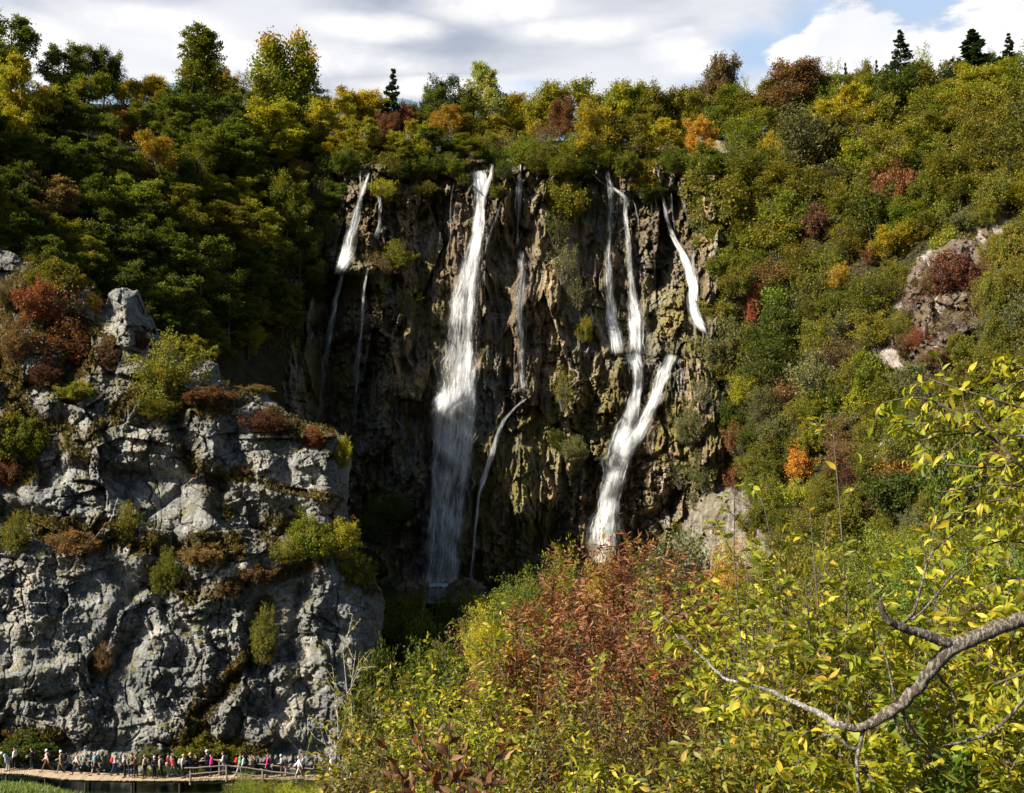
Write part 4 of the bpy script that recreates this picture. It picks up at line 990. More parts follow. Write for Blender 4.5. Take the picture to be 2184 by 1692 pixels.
# ---- plateau and cliff-top band
for a in (
 ('beech', 700, 250, 110, 110, 'yellow olive'), ('beech', 755, 235, 110, 90, 'yellow olive'), ('beech', 728, 295, 90, 70, 'yellow olive'), ('round', 790, 232, 90, 70, 'yellow olive'),
 ('small', 831, 182, 58, 84, 'dark spruce', 'lone small dark spruce standing above the yellow trees on the skyline'), ('round', 856, 243, 54, 46, 'crimson', 'orange-red tree top glowing right above the crimson tree'), ('round', 826, 275, 54, 86, 'maroon', 'dark crimson tree at the cliff top above the leftmost cascade'),
 ('bush', 803, 318, 62, 52, 'maroon', 'dark purple bush drooping below the crimson tree'), ('beech', 775, 290, 80, 80, 'yellow green'), ('beech', 875, 295, 80, 70, 'yellow green'), ('round', 893, 250, 60, 60, 'olive green'),
 ('round', 920, 200, 52, 45, 'deep green'), ('round', 955, 190, 66, 70, 'dark spruce'), ('round', 990, 200, 40, 50, 'deep green'), ('tall', 1036, 185, 84, 115, 'pale green', 'tall pale green tree standing clear on the skyline above the main waterfall'), ('round', 998, 230, 60, 60, 'green'),
 ('round', 935, 245, 80, 70, 'olive green'), ('round', 962, 262, 84, 70, 'golden'), ('round', 1052, 256, 46, 40, 'maroon'), ('round', 1005, 280, 80, 60, 'olive green'), ('beech', 925, 305, 100, 60, 'deep green'), ('beech', 985, 312, 90, 50, 'green'),
 ('round', 1100, 235, 70, 75, 'yellow olive'), ('round', 1140, 250, 60, 70, 'yellow olive'), ('round', 1165, 215, 90, 70, 'yellow green'), ('thin', 1098, 205, 22, 35, 'green'), ('round', 1194, 252, 72, 85, 'maroon', 'dark purple-brown tree in the middle of the cliff-top band'), ('sparse', 1150, 292, 80, 70, 'brown'),
 ('sparse', 1085, 300, 80, 60, 'olive green'), ('round', 1245, 212, 110, 80, 'yellow green'), ('round', 1325, 218, 100, 75, 'yellow green'), ('round', 1258, 275, 100, 110, 'yellow olive'), ('round', 1345, 285, 110, 100, 'olive green'), ('round', 1300, 330, 90, 60, 'deep green'),
 ('round', 1395, 235, 100, 80, 'olive green'), ('round', 1450, 225, 90, 70, 'olive green'), ('beech', 1420, 295, 110, 80, 'yellow olive'), ('beech', 1489, 292, 80, 80, 'golden', 'gold-tinged layered tree at the right end of the cliff top'), ('bush', 1370, 375, 72, 62, 'yellow olive', 'yellowish bush hanging over the dark recess of the right cascades'),
 ('round', 1537, 158, 80, 80, 'brown', 'brownish dome-shaped tree standing above the skyline right of the falls'), ('round', 1500, 240, 90, 70, 'olive green'), ('round', 1560, 225, 90, 80, 'green'), ('thin', 1590, 175, 34, 50, 'pale green'), ('beech', 850, 340, 90, 60, 'olive green'), ('bush', 905, 352, 70, 50, 'deep green'),
 ('bush', 790, 352, 60, 50, 'yellow green'), ('bush', 1060, 330, 56, 50, 'deep green'), ('bush', 1190, 330, 90, 60, 'olive green'), ('bush', 1250, 350, 70, 50, 'deep green'), ('beech', 1440, 350, 100, 70, 'green'), ('beech', 1510, 350, 100, 80, 'green'), ('beech', 1400, 405, 70, 40, 'deep green')):
    P_(*a[:6], a[6] if len(a) > 6 else None)
for i, (u, w, col) in enumerate(((735, 60, 'deep green'), (840, 66, 'olive green'), (880, 60, 'deep green'), (925, 66, 'deep green'), (965, 56, 'green'), (1072, 50, 'deep green'), (1150, 66, 'olive green'), (1200, 70, 'green'), (1240, 60, 'deep green'), (1272, 44, 'deep green'), (1335, 56, 'green'), (1372, 60, 'deep green'), (1440, 66, 'deep green'), (1490, 66, 'green'), (690, 66, 'deep green'))):
    P_('bush' if i % 2 else 'fine', u, 340 + 9 * (i % 3), w, w * .8, col, Yf=wallY, group='bushes hanging over the lip of the cliff')
# bushes and hanging green on the cliff itself (rooted on the rock)
GC = 'bushes clinging to the tufa cliff'
for a in (('bush', 1198, 415, 90, 90, 'olive green'), ('sparse', 1185, 480, 60, 70, 'deep green'), ('sparse', 1200, 550, 70, 80, 'grey green'), ('sparse', 1225, 620, 60, 80, 'grey green'), ('fine', 845, 545, 70, 62, 'olive green'), ('sparse', 810, 560, 60, 50, 'brown'),
          ('bush', 1190, 935, 46, 40, 'deep green'), ('fine', 1225, 955, 60, 50, 'grey green'), ('bush', 990, 380, 34, 28, 'green'), ('bush', 820, 400, 60, 44, 'yellow green'), ('sparse', 1200, 820, 60, 80, 'olive green'), ('fine', 905, 400, 50, 30, 'olive green'),
          ('fine', 1468, 900, 60, 80, 'grey green'), ('fine', 1500, 1000, 60, 80, 'grey green'), ('sparse', 1450, 1000, 50, 60, 'grey green'), ('fine', 800, 1110, 80, 70, 'deep green'), ('fine', 850, 1080, 60, 50, 'deep green'), ('bush', 1060, 405, 30, 26, 'olive green'), ('sparse', 870, 640, 50, 50, 'deep green'), ('sparse', 1500, 830, 56, 60, 'grey green'),
          ('fine', 1245, 700, 40, 50, 'olive green'), ('sparse', 1265, 420, 60, 60, 'deep green'), ('sparse', 700, 480, 60, 60, 'deep green'), ('sparse', 680, 400, 60, 60, 'deep green')):
    P_(*a, Yf=wallY, group=GC)
# ---- right slope landmarks
for a in (
 ('round', 1694, 160, 115, 62, 'brown', 'flat-topped brownish green tree on the skyline right of the brown dome'), ('round', 1751, 190, 88, 80, 'bright green', 'bright green rounded tree just below the flat brownish skyline tree'), ('thin', 1783, 145, 50, 60, 'pale green'), ('small', 1809, 142, 24, 40, 'dark spruce'), ('small', 1871, 140, 26, 42, 'dark spruce'),
 ('spruce', 1922, 122, 100, 135, 'dark spruce', 'tall dark spruce pointing up from behind a dark green tree on the right skyline'), ('thin', 1962, 125, 50, 80, 'pale green'), ('spruce', 2083, 114, 150, 125, 'dark spruce', 'broad dark blue-green spruce on the right skyline'), ('spruce', 2154, 106, 66, 90, 'dark spruce', 'small far spruce at the right end of the skyline'), ('thin', 2120, 118, 44, 50, 'pale green'),
 ('round', 1917, 190, 110, 110, 'deep green'), ('round', 1832, 165, 80, 62, 'olive green'), ('beech', 1807, 230, 110, 90, 'yellow olive'), ('round', 1650, 205, 90, 70, 'olive green'), ('round', 1610, 235, 90, 80, 'olive green'), ('round', 1860, 200, 80, 70, 'green'), ('thin', 2025, 140, 50, 50, 'olive green'),
 ('fine', 1917, 385, 100, 105, 'rust red', 'rust red rounded bush high on the right slope'), ('sparse', 1843, 272, 54, 60, 'brown'), ('fine', 1740, 467, 62, 72, 'maroon', 'small maroon bush on the upper right slope between green bushes'), ('fine', 1860, 538, 46, 44, 'rust red'), ('fine', 1637, 311, 50, 70, 'yellow olive'),
 ('fine', 2045, 580, 110, 90, 'maroon', 'wide dull maroon bush covering the pinkish rock outcrop'), ('fine', 1961, 718, 52, 46, 'crimson', 'low dark red shrub at the foot of the pinkish rock outcrop'), ('fine', 1611, 641, 50, 84, 'crimson', 'narrow dark red bush right of the edge chute'), ('fine', 1519, 791, 20, 46, 'rust red', 'tiny orange-red bush on the cliff edge below the edge chute'),
 ('bush', 1788, 585, 52, 54, 'golden'), ('bush', 1674, 700, 125, 110, 'deep green'), ('bush', 1654, 770, 130, 100, 'deep green'), ('bush', 1665, 630, 110, 90, 'bright green'), ('fine', 1564, 925, 42, 64, 'rust red', 'orange-brown bush on the cliff edge above the pale cliff foot'), ('fine', 1562, 1010, 52, 56, 'rust red', 'reddish bush creeping down onto the pale cliff foot'),
 ('bush', 1711, 985, 76, 72, 'orange', 'dull orange bush behind the thin upright twigs'), ('bush', 1928, 1035, 130, 110, 'orange crowned', 'orange-crowned bush with dark green sides low on the right slope'), ('fine', 1821, 1008, 54, 66, 'maroon', 'dark red bush between the orange bushes low on the right slope'), ('bush', 2055, 1010, 160, 200, 'bright green', 'large fresh green bush behind the near yellow leaves'), ('fine', 2150, 350, 60, 80, 'olive green'),
 ('fine', 2115, 640, 60, 90, 'olive green'), ('fine', 2140, 720, 80, 90, 'olive green'), ('fine', 1990, 760, 60, 40, 'brown')):
    P_(*a[:6], a[6] if len(a) > 6 else None)
for a in (('fine', 2060, 462, 70, 50, 'grey green'), ('fine', 2105, 452, 60, 50, 'olive green'), ('fine', 2150, 520, 70, 90, 'olive green'), ('fine', 1975, 480, 60, 50, 'olive green'), ('sparse', 2075, 640, 90, 80, 'brown'), ('fine', 1985, 600, 60, 50, 'brown'), ('sparse', 1950, 650, 70, 60, 'maroon'), ('fine', 2100, 570, 60, 70, 'brown'), ('sparse', 2020, 690, 80, 60, 'brown'), ('fine', 2110, 690, 60, 60, 'grey green'), ('fine', 1940, 735, 60, 50, 'brown'), ('fine', 2125, 530, 60, 60, 'olive green'), ('fine', 2115, 610, 70, 70, 'olive green'), ('sparse', 1995, 560, 50, 40, 'brown'), ('fine', 1925, 690, 60, 60, 'olive green'), ('fine', 2060, 740, 80, 60, 'olive green'), ('fine', 1625, 1110, 70, 70, 'olive green'), ('fine', 1500, 1060, 60, 60, 'grey green'), ('fine', 1455, 1120, 50, 60, 'olive green')): P_(*a)
# ---- the rest of the slopes: fill by zone
def fill(poly, n, size, kinds, cols, avoid=(), k0=.31, ellr=.85, tries=6000, **kw):
    us = [p[0] for p in poly]; vs = [p[1] for p in poly]; c = 0
    for _ in range(tries):
        u, v = rng.uniform(min(us), max(us)), rng.uniform(min(vs), max(vs))
        if not inpoly(np.array([u]), np.array([v]), poly)[0]: continue
        w = rng.uniform(*size); h = w * rng.uniform(.7, 1.05)
        if any(math.hypot((u - a) / (ww + w) * 2, (v - b) / (hh + h) * 2) < k0 * 2 * .98 for a, b, ww, hh in taken): continue
        if any(math.hypot((u - a) / (r + w * .38), (v - b) / (s + h * .38)) < 1 for a, b, r, s in avoid): continue
        kd = kinds[int(rng.integers(len(kinds)))]
        ks = list(cols); p_ = np.array([cols[q] for q in ks], float); col = ks[int(rng.choice(len(ks), p=p_ / p_.sum()))]
        P_(kd, u, v, w, h, col, **kw); c += 1
        if c >= n: break
    return c
AVL = tuple((a, b + 10, 27, 27) for a, b in ((258, 256), (334, 320), (425, 130), (603, 150), (856, 243), (826, 275), (1036, 180), (1917, 385), (1740, 467), (1961, 718), (1611, 641), (1928, 1035), (1537, 158), (1694, 160), (831, 180), (465, 395), (525, 410), (962, 262), (1489, 292), (1860, 538), (1711, 985), (1922, 110), (2083, 100), (1194, 252)))
OUT = AVL + ((2015, 575, 75, 50), (1975, 650, 50, 50), (2110, 495, 26, 40), (1990, 990, 26, 40), (1540, 1120, 80, 70), (1930, 740, 70, 24), (2009, 510, 34, 34), (2120, 445, 30, 10))
c1_ = fill([(1480, 240), (1600, 225), (2000, 160), (2260, 120), (2260, 500), (1900, 520), (1500, 500)], 150, (84, 135), ('round', 'bush', 'bush', 'fine', 'bush', 'round'), {'olive green': 9, 'green': 3, 'yellow green': 2.5, 'grey green': 2, 'deep green': .5, 'brown': .4, 'yellow olive': .5}, OUT)
c0_ = fill([(1480, 205), (1700, 200), (2000, 178), (2260, 150), (2260, 220), (1500, 265)], 60, (66, 100), ('round', 'bush', 'fine', 'bush'), {'olive green': 5, 'yellow green': 2, 'grey green': 2, 'pale green': 1, 'green': 1}, AVL, k0=.25)
c2_ = fill([(1530, 480), (2260, 480), (2260, 850), (1540, 850)], 130, (70, 118), ('bush', 'bush', 'fine', 'fine', 'bush'), {'olive green': 8, 'green': 3, 'deep green': .6, 'grey green': 3, 'brown': 1.0, 'yellow green': 1.2}, OUT)
c3_ = fill([(1550, 840), (2260, 840), (2260, 1200), (1640, 1200), (1600, 1050), (1560, 960)], 80, (60, 100), ('bush', 'fine', 'fine'), {'olive green': 6, 'green': 2, 'grey green': 3, 'brown': 2, 'yellow green': .8, 'rust red': .25, 'deep green': .4}, OUT)
c4_ = fill([(0, 150), (640, 230), (720, 300), (720, 420), (680, 640), (440, 760), (200, 640), (0, 560)], 60, (60, 100), ('beech',), {'deep green': 4, 'green': 4, 'olive green': 2, 'yellow green': 1}, AVL)
c6_ = fill([(0, 130), (380, 205), (700, 225), (700, 275), (380, 265), (0, 250)], 26, (70, 100), ('beech', 'round', 'bush'), {'deep green': 2, 'green': 5, 'olive green': 2, 'yellow green': 1}, AVL, k0=.3)
c5_ = fill([(660, 225), (800, 225), (1100, 225), (1480, 195), (1540, 340), (1500, 350), (1100, 325), (800, 335), (660, 340)], 120, (66, 100), ('round', 'bush', 'bush', 'fine'), {'yellow green': 4, 'yellow olive': 1.6, 'olive green': 3, 'green': 3.2}, AVL, k0=.25)
print('fill', c1_, c2_, c3_, c4_, c5_)
# ---- on the grey crag
GG = 'bushes growing on the grey crag'
for a in (
 ('fine', 362, 785, 140, 150, 'olive green', 'large rounded olive-green bush on the crest of the grey crag'), ('fine', 345, 860, 110, 60, 'olive green'), ('fine', 85, 640, 90, 80, 'rust red', 'rust red shrub near the top left of the crag'), ('sparse', 165, 655, 90, 110, 'brown', 'thin grey-brown shrub beside the limestone pinnacle'),
 ('fine', 130, 590, 110, 70, 'olive green', 'olive bush on the skyline of the crag left of the pinnacle'), ('fine', 150, 730, 120, 90, 'rust red', 'wide brown-red shrub below the limestone pinnacle'), ('fine', 200, 640, 40, 34, 'golden', 'small yellow shrub touching the left of the pinnacle'), ('fine', 240, 750, 70, 80, 'maroon'), ('fine', 100, 790, 80, 60, 'maroon'), ('fine', 40, 720, 80, 90, 'brown'),
 ('fine', 20, 620, 60, 60, 'brown'), ('fine', 55, 930, 100, 90, 'olive green'), ('fine', 170, 830, 90, 40, 'olive green'), ('fine', 440, 840, 100, 40, 'maroon'), ('fine', 545, 826, 60, 20, 'brown'), ('fine', 570, 895, 100, 44, 'maroon'), ('fine', 672, 928, 58, 40, 'crimson', 'scarlet shrub on the right shoulder of the crag'), ('fine', 728, 960, 40, 60, 'yellow green', 'narrow yellow-green shrub on the right edge of the crag'),
 ('fine', 270, 1110, 56, 80, 'olive green'), ('bush', 655, 1140, 90, 90, 'green'), ('bush', 722, 1145, 76, 80, 'yellow green', 'leaning green-gold bush jutting from the right side of the crag'), ('fine', 620, 1170, 80, 50, 'olive green'), ('fine', 350, 1215, 60, 90, 'green'), ('fine', 560, 1350, 64, 110, 'olive green', 'drooping olive shrub in the gully of the lower crag'), ('fine', 215, 1400, 50, 60, 'brown'), ('fine', 35, 1130, 70, 80, 'olive green'),
 ('fine', 440, 1175, 110, 50, 'brown'), ('fine', 170, 1150, 100, 44, 'brown'), ('fine', 40, 1590, 110, 60, 'deep green'), ('fine', 420, 1590, 90, 50, 'olive green'), ('fine', 320, 1600, 60, 36, 'grey green'), ('fine', 510, 1590, 60, 40, 'olive green'), ('fine', 545, 1215, 80, 40, 'brown'), ('fine', 760, 1210, 70, 60, 'olive green'), ('fine', 490, 1240, 60, 50, 'brown'), ('fine', 10, 1000, 60, 70, 'maroon'), ('fine', 300, 720, 40, 40, 'maroon'), ('fine', 520, 1000, 50, 26, 'brown')):
    P_(a[0], a[1], a[2] * (1 if a[2] > 130 else .82), a[3] * (1 if a[2] > 130 else .8), *a[4:6], a[6] if len(a) > 6 else None, Yf=greyY, group=GG)

# low undergrowth hiding the soil between the bushes: nobody could count it
hv = Pg.reshape(-1, 3); uu, vv = Ug.ravel(), Vg.ravel()
ok = (uu > 1440) & (uu < 2300) & (vv < 1300) | (uu < 720) & (uu > -60) & (vv < 760) | (vv < 345) & (uu > 600) & (uu < 1560)
ok &= rockm[:n_up].ravel() < .35; ok &= lime[:n_up].ravel() < .3
ii = rng.choice(np.flatnonzero(ok), 90000)
Pq = hv[ii] + rng.normal(0, .45, (len(ii), 3)) * np.array([1, 1, .8]) + np.array([0, -.25, .25])
mb = MB(); leaves(mb, Pq, rng.normal(0, .6, Pq.shape) + np.array([-.1, -.3, .5]), rng.normal(0, .6, Pq.shape) + np.array([-.2, -.4, .8]), rng.uniform(.2, .6, len(Pq)), 'quad')
tag(obj('undergrowth', mb.mesh('undergrowth', leafmat('undergrowth leaf', (.05, .05, .015), (.15, .14, .035)), False)), 'low olive and brown undergrowth between the bushes of the slopes', kind='stuff')
mb = MB(); q_ = (lime.ravel() > .25); Pq = Pall.reshape(-1, 3)[rng.choice(np.flatnonzero(q_), 4000)]; Pq = Pq + rng.normal(0, .3, Pq.shape)
leaves(mb, Pq + (0, -.1, 0), rng.normal(0, .35, Pq.shape) + np.array([0, -.1, 1]), rng.normal(0, 1, Pq.shape), rng.uniform(.2, .45, len(Pq)), 'quad')
tag(obj('grass', mb.mesh('lime_grass', leafmat('lime grass leaf', (.16, .20, .02), (.30, .33, .04)), False)), 'bright lime green grass patch on top of the pinkish outcrop', kind='stuff')
# ------------------------------------------------------------------ valley and viewer's bank
def gz(x, y): return float(groundz(np.array([x]), np.array([y]))[0])
MIDG = 'bushes on the near side of the pool'
def mid(kind, u, vt, Y, w, col, label, cat='bush', nv=None, group=MIDG, hh=None):
    pr = PR[kind][int(rng.integers(len(PR[kind]))) if nv is None else nv]
    p = at(u, vt, Y); z0 = gz(p[0], Y) - .2
    if hh: z0 = max(z0, p[2] - hh * Y / F)
    o = thing('bush' if cat == 'bush' else 'tree', label, cat, (p[0], Y, z0), group)
    sz = (p[2] - z0) / pr.hi; sx = w * Y / F / pr.w
    o.scale = (sx, sx, sz); o.rotation_euler = (0, 0, rng.uniform(0, 6.28))
    t = bpy.data.objects.new('stems' if cat == 'bush' else 'trunk', pr.trunk); COL.objects.link(t); t.parent = o
    c = bpy.data.objects.new('foliage' if cat == 'bush' else 'crown', pr.crown); COL.objects.link(c); c.parent = o
    c.material_slots[0].link = 'OBJECT'; c.material_slots[0].material = LM[col]
    return o
PR['dense'] = [bush('dense', 5, 16, 12, 8, 40, .85, .11, 4, .09), bush('dense_wide', 4.2, 18, 12, 8, 58, .8, .11, 4, .09)]
for i, a in enumerate((
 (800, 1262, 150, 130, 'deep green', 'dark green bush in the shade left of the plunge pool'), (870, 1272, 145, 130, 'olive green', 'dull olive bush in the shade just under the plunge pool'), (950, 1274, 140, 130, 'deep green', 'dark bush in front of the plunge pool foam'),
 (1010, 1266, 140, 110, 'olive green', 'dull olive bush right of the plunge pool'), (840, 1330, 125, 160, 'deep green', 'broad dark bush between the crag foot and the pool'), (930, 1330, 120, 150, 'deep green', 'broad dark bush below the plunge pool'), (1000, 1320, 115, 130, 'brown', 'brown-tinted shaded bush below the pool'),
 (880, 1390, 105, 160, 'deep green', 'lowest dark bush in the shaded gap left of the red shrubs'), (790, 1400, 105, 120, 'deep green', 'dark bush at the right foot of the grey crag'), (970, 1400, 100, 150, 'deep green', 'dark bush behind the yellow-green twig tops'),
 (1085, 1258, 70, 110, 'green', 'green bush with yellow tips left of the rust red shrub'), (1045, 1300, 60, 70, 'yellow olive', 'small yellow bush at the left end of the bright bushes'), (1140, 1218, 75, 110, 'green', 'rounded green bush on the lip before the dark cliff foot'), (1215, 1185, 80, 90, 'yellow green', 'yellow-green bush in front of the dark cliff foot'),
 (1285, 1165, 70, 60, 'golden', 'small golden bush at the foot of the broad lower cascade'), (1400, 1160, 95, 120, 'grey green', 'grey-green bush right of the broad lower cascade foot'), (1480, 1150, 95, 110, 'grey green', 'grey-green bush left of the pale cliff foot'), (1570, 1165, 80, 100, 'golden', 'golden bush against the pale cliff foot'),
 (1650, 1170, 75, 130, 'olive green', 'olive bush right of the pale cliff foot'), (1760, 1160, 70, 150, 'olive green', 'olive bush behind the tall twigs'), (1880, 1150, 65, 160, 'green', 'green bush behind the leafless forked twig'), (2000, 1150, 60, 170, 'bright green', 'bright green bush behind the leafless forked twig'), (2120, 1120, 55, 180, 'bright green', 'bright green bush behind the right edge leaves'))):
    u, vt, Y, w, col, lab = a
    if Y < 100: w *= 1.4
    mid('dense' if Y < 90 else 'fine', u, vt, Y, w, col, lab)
# a second and third rank behind the near shrubs
rk = 0
for vt, Y, us_, cols in ((1300, 45, range(1040, 2240, 105), ('olive green', 'green', 'brown', 'yellow green')), (1430, 32, range(760, 2240, 110), ('olive green', 'brown', 'deep green', 'green')), (1560, 24, range(700, 2240, 115), ('olive green', 'deep green', 'green', 'brown'))):
    for i, u in enumerate(us_):
        if u < 1060: continue
        col = cols[(i + rk) % 4]
        if u < 1520 and rk > 0: col = ('deep green', 'brown')[i % 2]  # darker leaf colours stand in for shade in the gaps between near shrubs
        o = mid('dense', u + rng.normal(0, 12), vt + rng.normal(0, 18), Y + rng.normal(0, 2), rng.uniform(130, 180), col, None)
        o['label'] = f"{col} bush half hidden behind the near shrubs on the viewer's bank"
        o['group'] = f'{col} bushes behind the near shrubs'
    rk += 1

# ------------------------------------------------------------------ near shrubs, leaf by leaf
def sprays(lb, P, T, kind, size, n, m, droop=.15):
    """leaves alternate along twigs P (B,n,3)"""
    B, k, _ = P.shape
    t = np.linspace(.15, 1, n)[None] * (k - 1) * np.ones((B, 1)); i = np.clip(t.astype(int), 0, k - 2); f = (t - i)[..., None]; b = np.arange(B)[:, None]
    pos = P[b, i] * (1 - f) + P[b, i + 1] * f; tan = nrm(P[b, i + 1] - P[b, i])
    side = nrm(np.cross(tan, np.array([0, 0, 1.]) + .3 * rng.normal(0, 1, tan.shape)))
    if m == 2:
        pos = np.concatenate([pos, pos], 1); tan = np.concatenate([tan, tan], 1); side = np.concatenate([side, -side], 1)
    else: side = side * (1 - 2 * (np.arange(n) % 2))[None, :, None]
    D = tan * .55 + side * .9 + rng.normal(0, .42, tan.shape) + np.array([0, 0, -droop])
    N = np.cross(side, tan); N = N * np.sign(N[..., 2:] + 1e-6) + rng.normal(0, .6, N.shape)
    sz = size * (.84 if kind == 'near' else 1) * rng.uniform(.45, 1.2, pos.shape[:2])
    leaves(lb, pos.reshape(-1, 3), D.reshape(-1, 3), N.reshape(-1, 3), sz.ravel(), kind)

def near(label, u, vt, Y, w, mat, kind='near', size=.075, stems=7, sub=9, tw=5, nl=6, pair=1, t0=.3, bark=None, name='shrub', lean=0.0, droop=.15, sublen=.26, group='shrubs on the near bank', pz=None):
    p = at(u, vt, Y); z0 = gz(p[0], Y) - .1 if pz is None else pz
    if kind == 'near': sub = max(5, int(sub * .7)); tw = max(2, tw - 1); size *= 1.2
    else: sub = int(sub * .85)
    H = p[2] - z0; Wd = w * Y / F
    o = thing(name, label, 'shrub', (p[0] - lean * H, Y, z0), group)
    az = np.arange(stems) * 2.4 + rng.uniform(0, 6); rad = np.sqrt((np.arange(stems) + .3) / stems)
    tip = np.stack([Wd / 2 * rad * np.cos(az) * .8 + lean * H, Wd / 2 * rad * np.sin(az) * .8, H * (1 - .30 * rad ** 2 * rng.uniform(.5, 1, stems))], -1)
    S = np.stack([.12 * Wd * np.cos(az), .12 * Wd * np.sin(az), 0 * az], -1)
    L = np.linalg.norm(tip - S, axis=1)
    P0, R0 = line(S, tip - S, L, L * .0032 + .004, 9, .035, .01, .2)
    P0 += np.linspace(0, 1, 9)[None, :, None] ** 1.3 * (tip - P0[:, -1])[:, None]
    P0 += np.stack([fbm(np.linspace(0, 3, 9)[None] + np.arange(stems)[:, None] * 7.3, 0 * P0[..., 0] + j * 3.1, 0, 2, 40 + j) for j in range(3)], -1) * (L * .035)[:, None, None] * np.linspace(0, 1, 9)[None, :, None] * np.array([1, 1, .2])
    tb, lb = MB(), MB()
    a = kids(P0, R0, L, sub, t0, 42, sublen, .55, .55, 1)
    P1, R1 = line(a[0], a[1], a[2], np.maximum(a[3], .0045), 6, .10, .05, .4)
    b = kids(P1, R1, a[2], tw, .15, 45, .5, .4, .6, 1)
    P2, R2 = line(b[0], b[1], b[2], np.maximum(b[3], .003), 5, .12, -.01, .5)
    if pair == 2: R0 = R0 * 1.7; R1 = R1 * 1.5
    tubes(tb, P0, R0, 6); tubes(tb, P1, R1, 4); tubes(tb, P2, R2, 3)
    sprays(lb, P2, b[1], kind, size, nl, pair, droop); sprays(lb, P1, a[1], kind, size, nl, pair, droop); sprays(lb, P0[:, 5:], None, kind, size, nl + 2, pair, droop)
    obj('stems', tb.mesh('shrub_stems', bark or M_TWIG), o)
    obj('foliage', lb.mesh('shrub_leaves', NL[mat], True), o)
    return o
Q_ = dict(kind='quad'); RL = dict(kind='lance', pair=2, bark=M_TWIGD)
# the rust red shrubs
near('tall rust red shrub with feathery leaves in front of the dark cliff foot', 1205, 1225, 15, 200, 'rust', size=.13, nl=6, sub=11, tw=6, **RL)
near('topmost red feathery shrub reaching up to the broad lower cascade', 1330, 1160, 16, 130, 'rust', size=.13, nl=6, sub=10, tw=6, **RL)
near('red feathery shrub with upright tufts left of the pale cliff foot', 1452, 1195, 15, 110, 'rust', size=.13, nl=6, sub=10, tw=6, **RL)
near('wide rust brown shrub in the middle of the near bank', 1290, 1300, 12.5, 270, 'rust', size=.11, nl=5, sub=10, tw=5, stems=11, **RL)
near('red-brown shrub at the left flank of the rust red mass', 1125, 1340, 13, 190, 'redbrown', size=.11, nl=6, sub=11, tw=6, **RL)
near('red-brown twiggy shrub under the rust red mass', 1380, 1400, 11, 330, 'redbrown', size=.10, nl=5, sub=9, tw=5, stems=13, **RL)
near('brownish twiggy shrub low in the middle of the near bank', 1290, 1500, 9.5, 340, 'brown', size=.085, nl=5, sub=8, tw=4, stems=14, **RL)
near('brownish twiggy shrub at the bottom edge under the middle', 1440, 1560, 8.6, 300, 'brown', size=.08, nl=5, sub=8, tw=4, stems=13, **RL)
near('olive shrub mixed into the left of the rust red mass', 1180, 1400, 12, 160, 'olive', size=.07, sub=9)
near('green-gold shrub mixed into the right of the rust red mass', 1420, 1310, 11.5, 160, 'olive', size=.07, sub=9)
near('yellow-green twigs rising through the rust brown mass', 1290, 1420, 10.5, 200, 'yg', size=.065, sub=8)
near('olive-gold shrub between the two tallest red shrubs', 1395, 1225, 13.5, 120, 'olive', size=.075, sub=10)
near('yellow-green shrub at the left foot of the tall rust red shrub', 1110, 1300, 14.5, 120, 'yg', size=.08, sub=10)
# yellow-green shrubs left of centre
near('yellow-green shrub with pointed tips before the shaded gap', 965, 1375, 14, 150, 'yg', size=.075, stems=5)
near('yellow-green shrub left of the red-brown flank', 1060, 1375, 13, 170, 'yg', size=.08, sub=10)
near('olive-gold shrub at the foot of the grey crag', 850, 1440, 13, 140, 'olive', size=.08)
near('thin bare-topped shrub rising before the grey crag foot', 745, 1335, 12, 80, 'olive', size=.07, stems=3, sub=6, tw=3, nl=4, t0=.45, bark=M_PALE)
near('golden-olive shrub at the lower left of the near bank', 790, 1470, 12, 160, 'olive', size=.075, sub=11)
near('lime green shrub filling the lower left of the near bank', 930, 1490, 11, 220, 'lime', size=.075, sub=12, stems=9)
near('yellow-green shrub just above the dead brown leaves', 1060, 1480, 10.5, 200, 'yg', size=.075, sub=12, stems=8)
near('olive shrub beside the boardwalk end', 745, 1560, 11, 120, 'olive', size=.07, sub=11)
near('olive shrub at the bottom edge near the boardwalk end', 790, 1600, 9, 190, 'brown', size=.065, sub=12, stems=9)
near('yellow-green shrub at the bottom edge left of the dead leaves', 900, 1570, 9, 200, 'yg', size=.07, sub=12, stems=9)
near('green-gold shrub at the bottom edge right of the dead leaves', 1150, 1560, 9.2, 200, 'olive', size=.07, sub=12, stems=9)
near('green shrub at the bottom edge under the brownish twigs', 1270, 1610, 8, 190, 'yg', size=.07, sub=12, stems=8)
# right half
near('yellow-green shrub right of the red tufted shrub', 1520, 1240, 11, 190, 'yg', size=.09, sub=11)
near('loose yellow shrub below the pale cliff foot', 1610, 1200, 10, 160, 'lime', size=.09, sub=9)
near('tall thin leafy shoot crossing the right slope', 1590, 985, 9, 70, 'yg', size=.085, stems=2, sub=7, tw=2, nl=4, t0=.4, sublen=.1)
near('tall grey shoot with few leaves left of the forked twig', 1660, 1060, 8.5, 110, 'yg', size=.085, stems=4, sub=7, tw=3, nl=4, t0=.4, sublen=.14)
near('highest bare shoot standing against the right slope', 1780, 855, 8.5, 90, 'yg', size=.09, stems=2, sub=6, tw=2, nl=4, t0=.4, sublen=.12)
near('upright leafy shoots in front of the orange bushes', 1740, 1075, 8, 150, 'olive', size=.085, stems=5, sub=8, tw=3, nl=5, sublen=.18)
near('yellow-green shrub left of the forked leafless twig', 1700, 1250, 8, 210, 'yg', size=.09, sub=10, stems=8)
near('lime leafed shrub around the forked leafless twig', 1860, 1200, 8.4, 210, 'lime', size=.09, sub=9, stems=7)
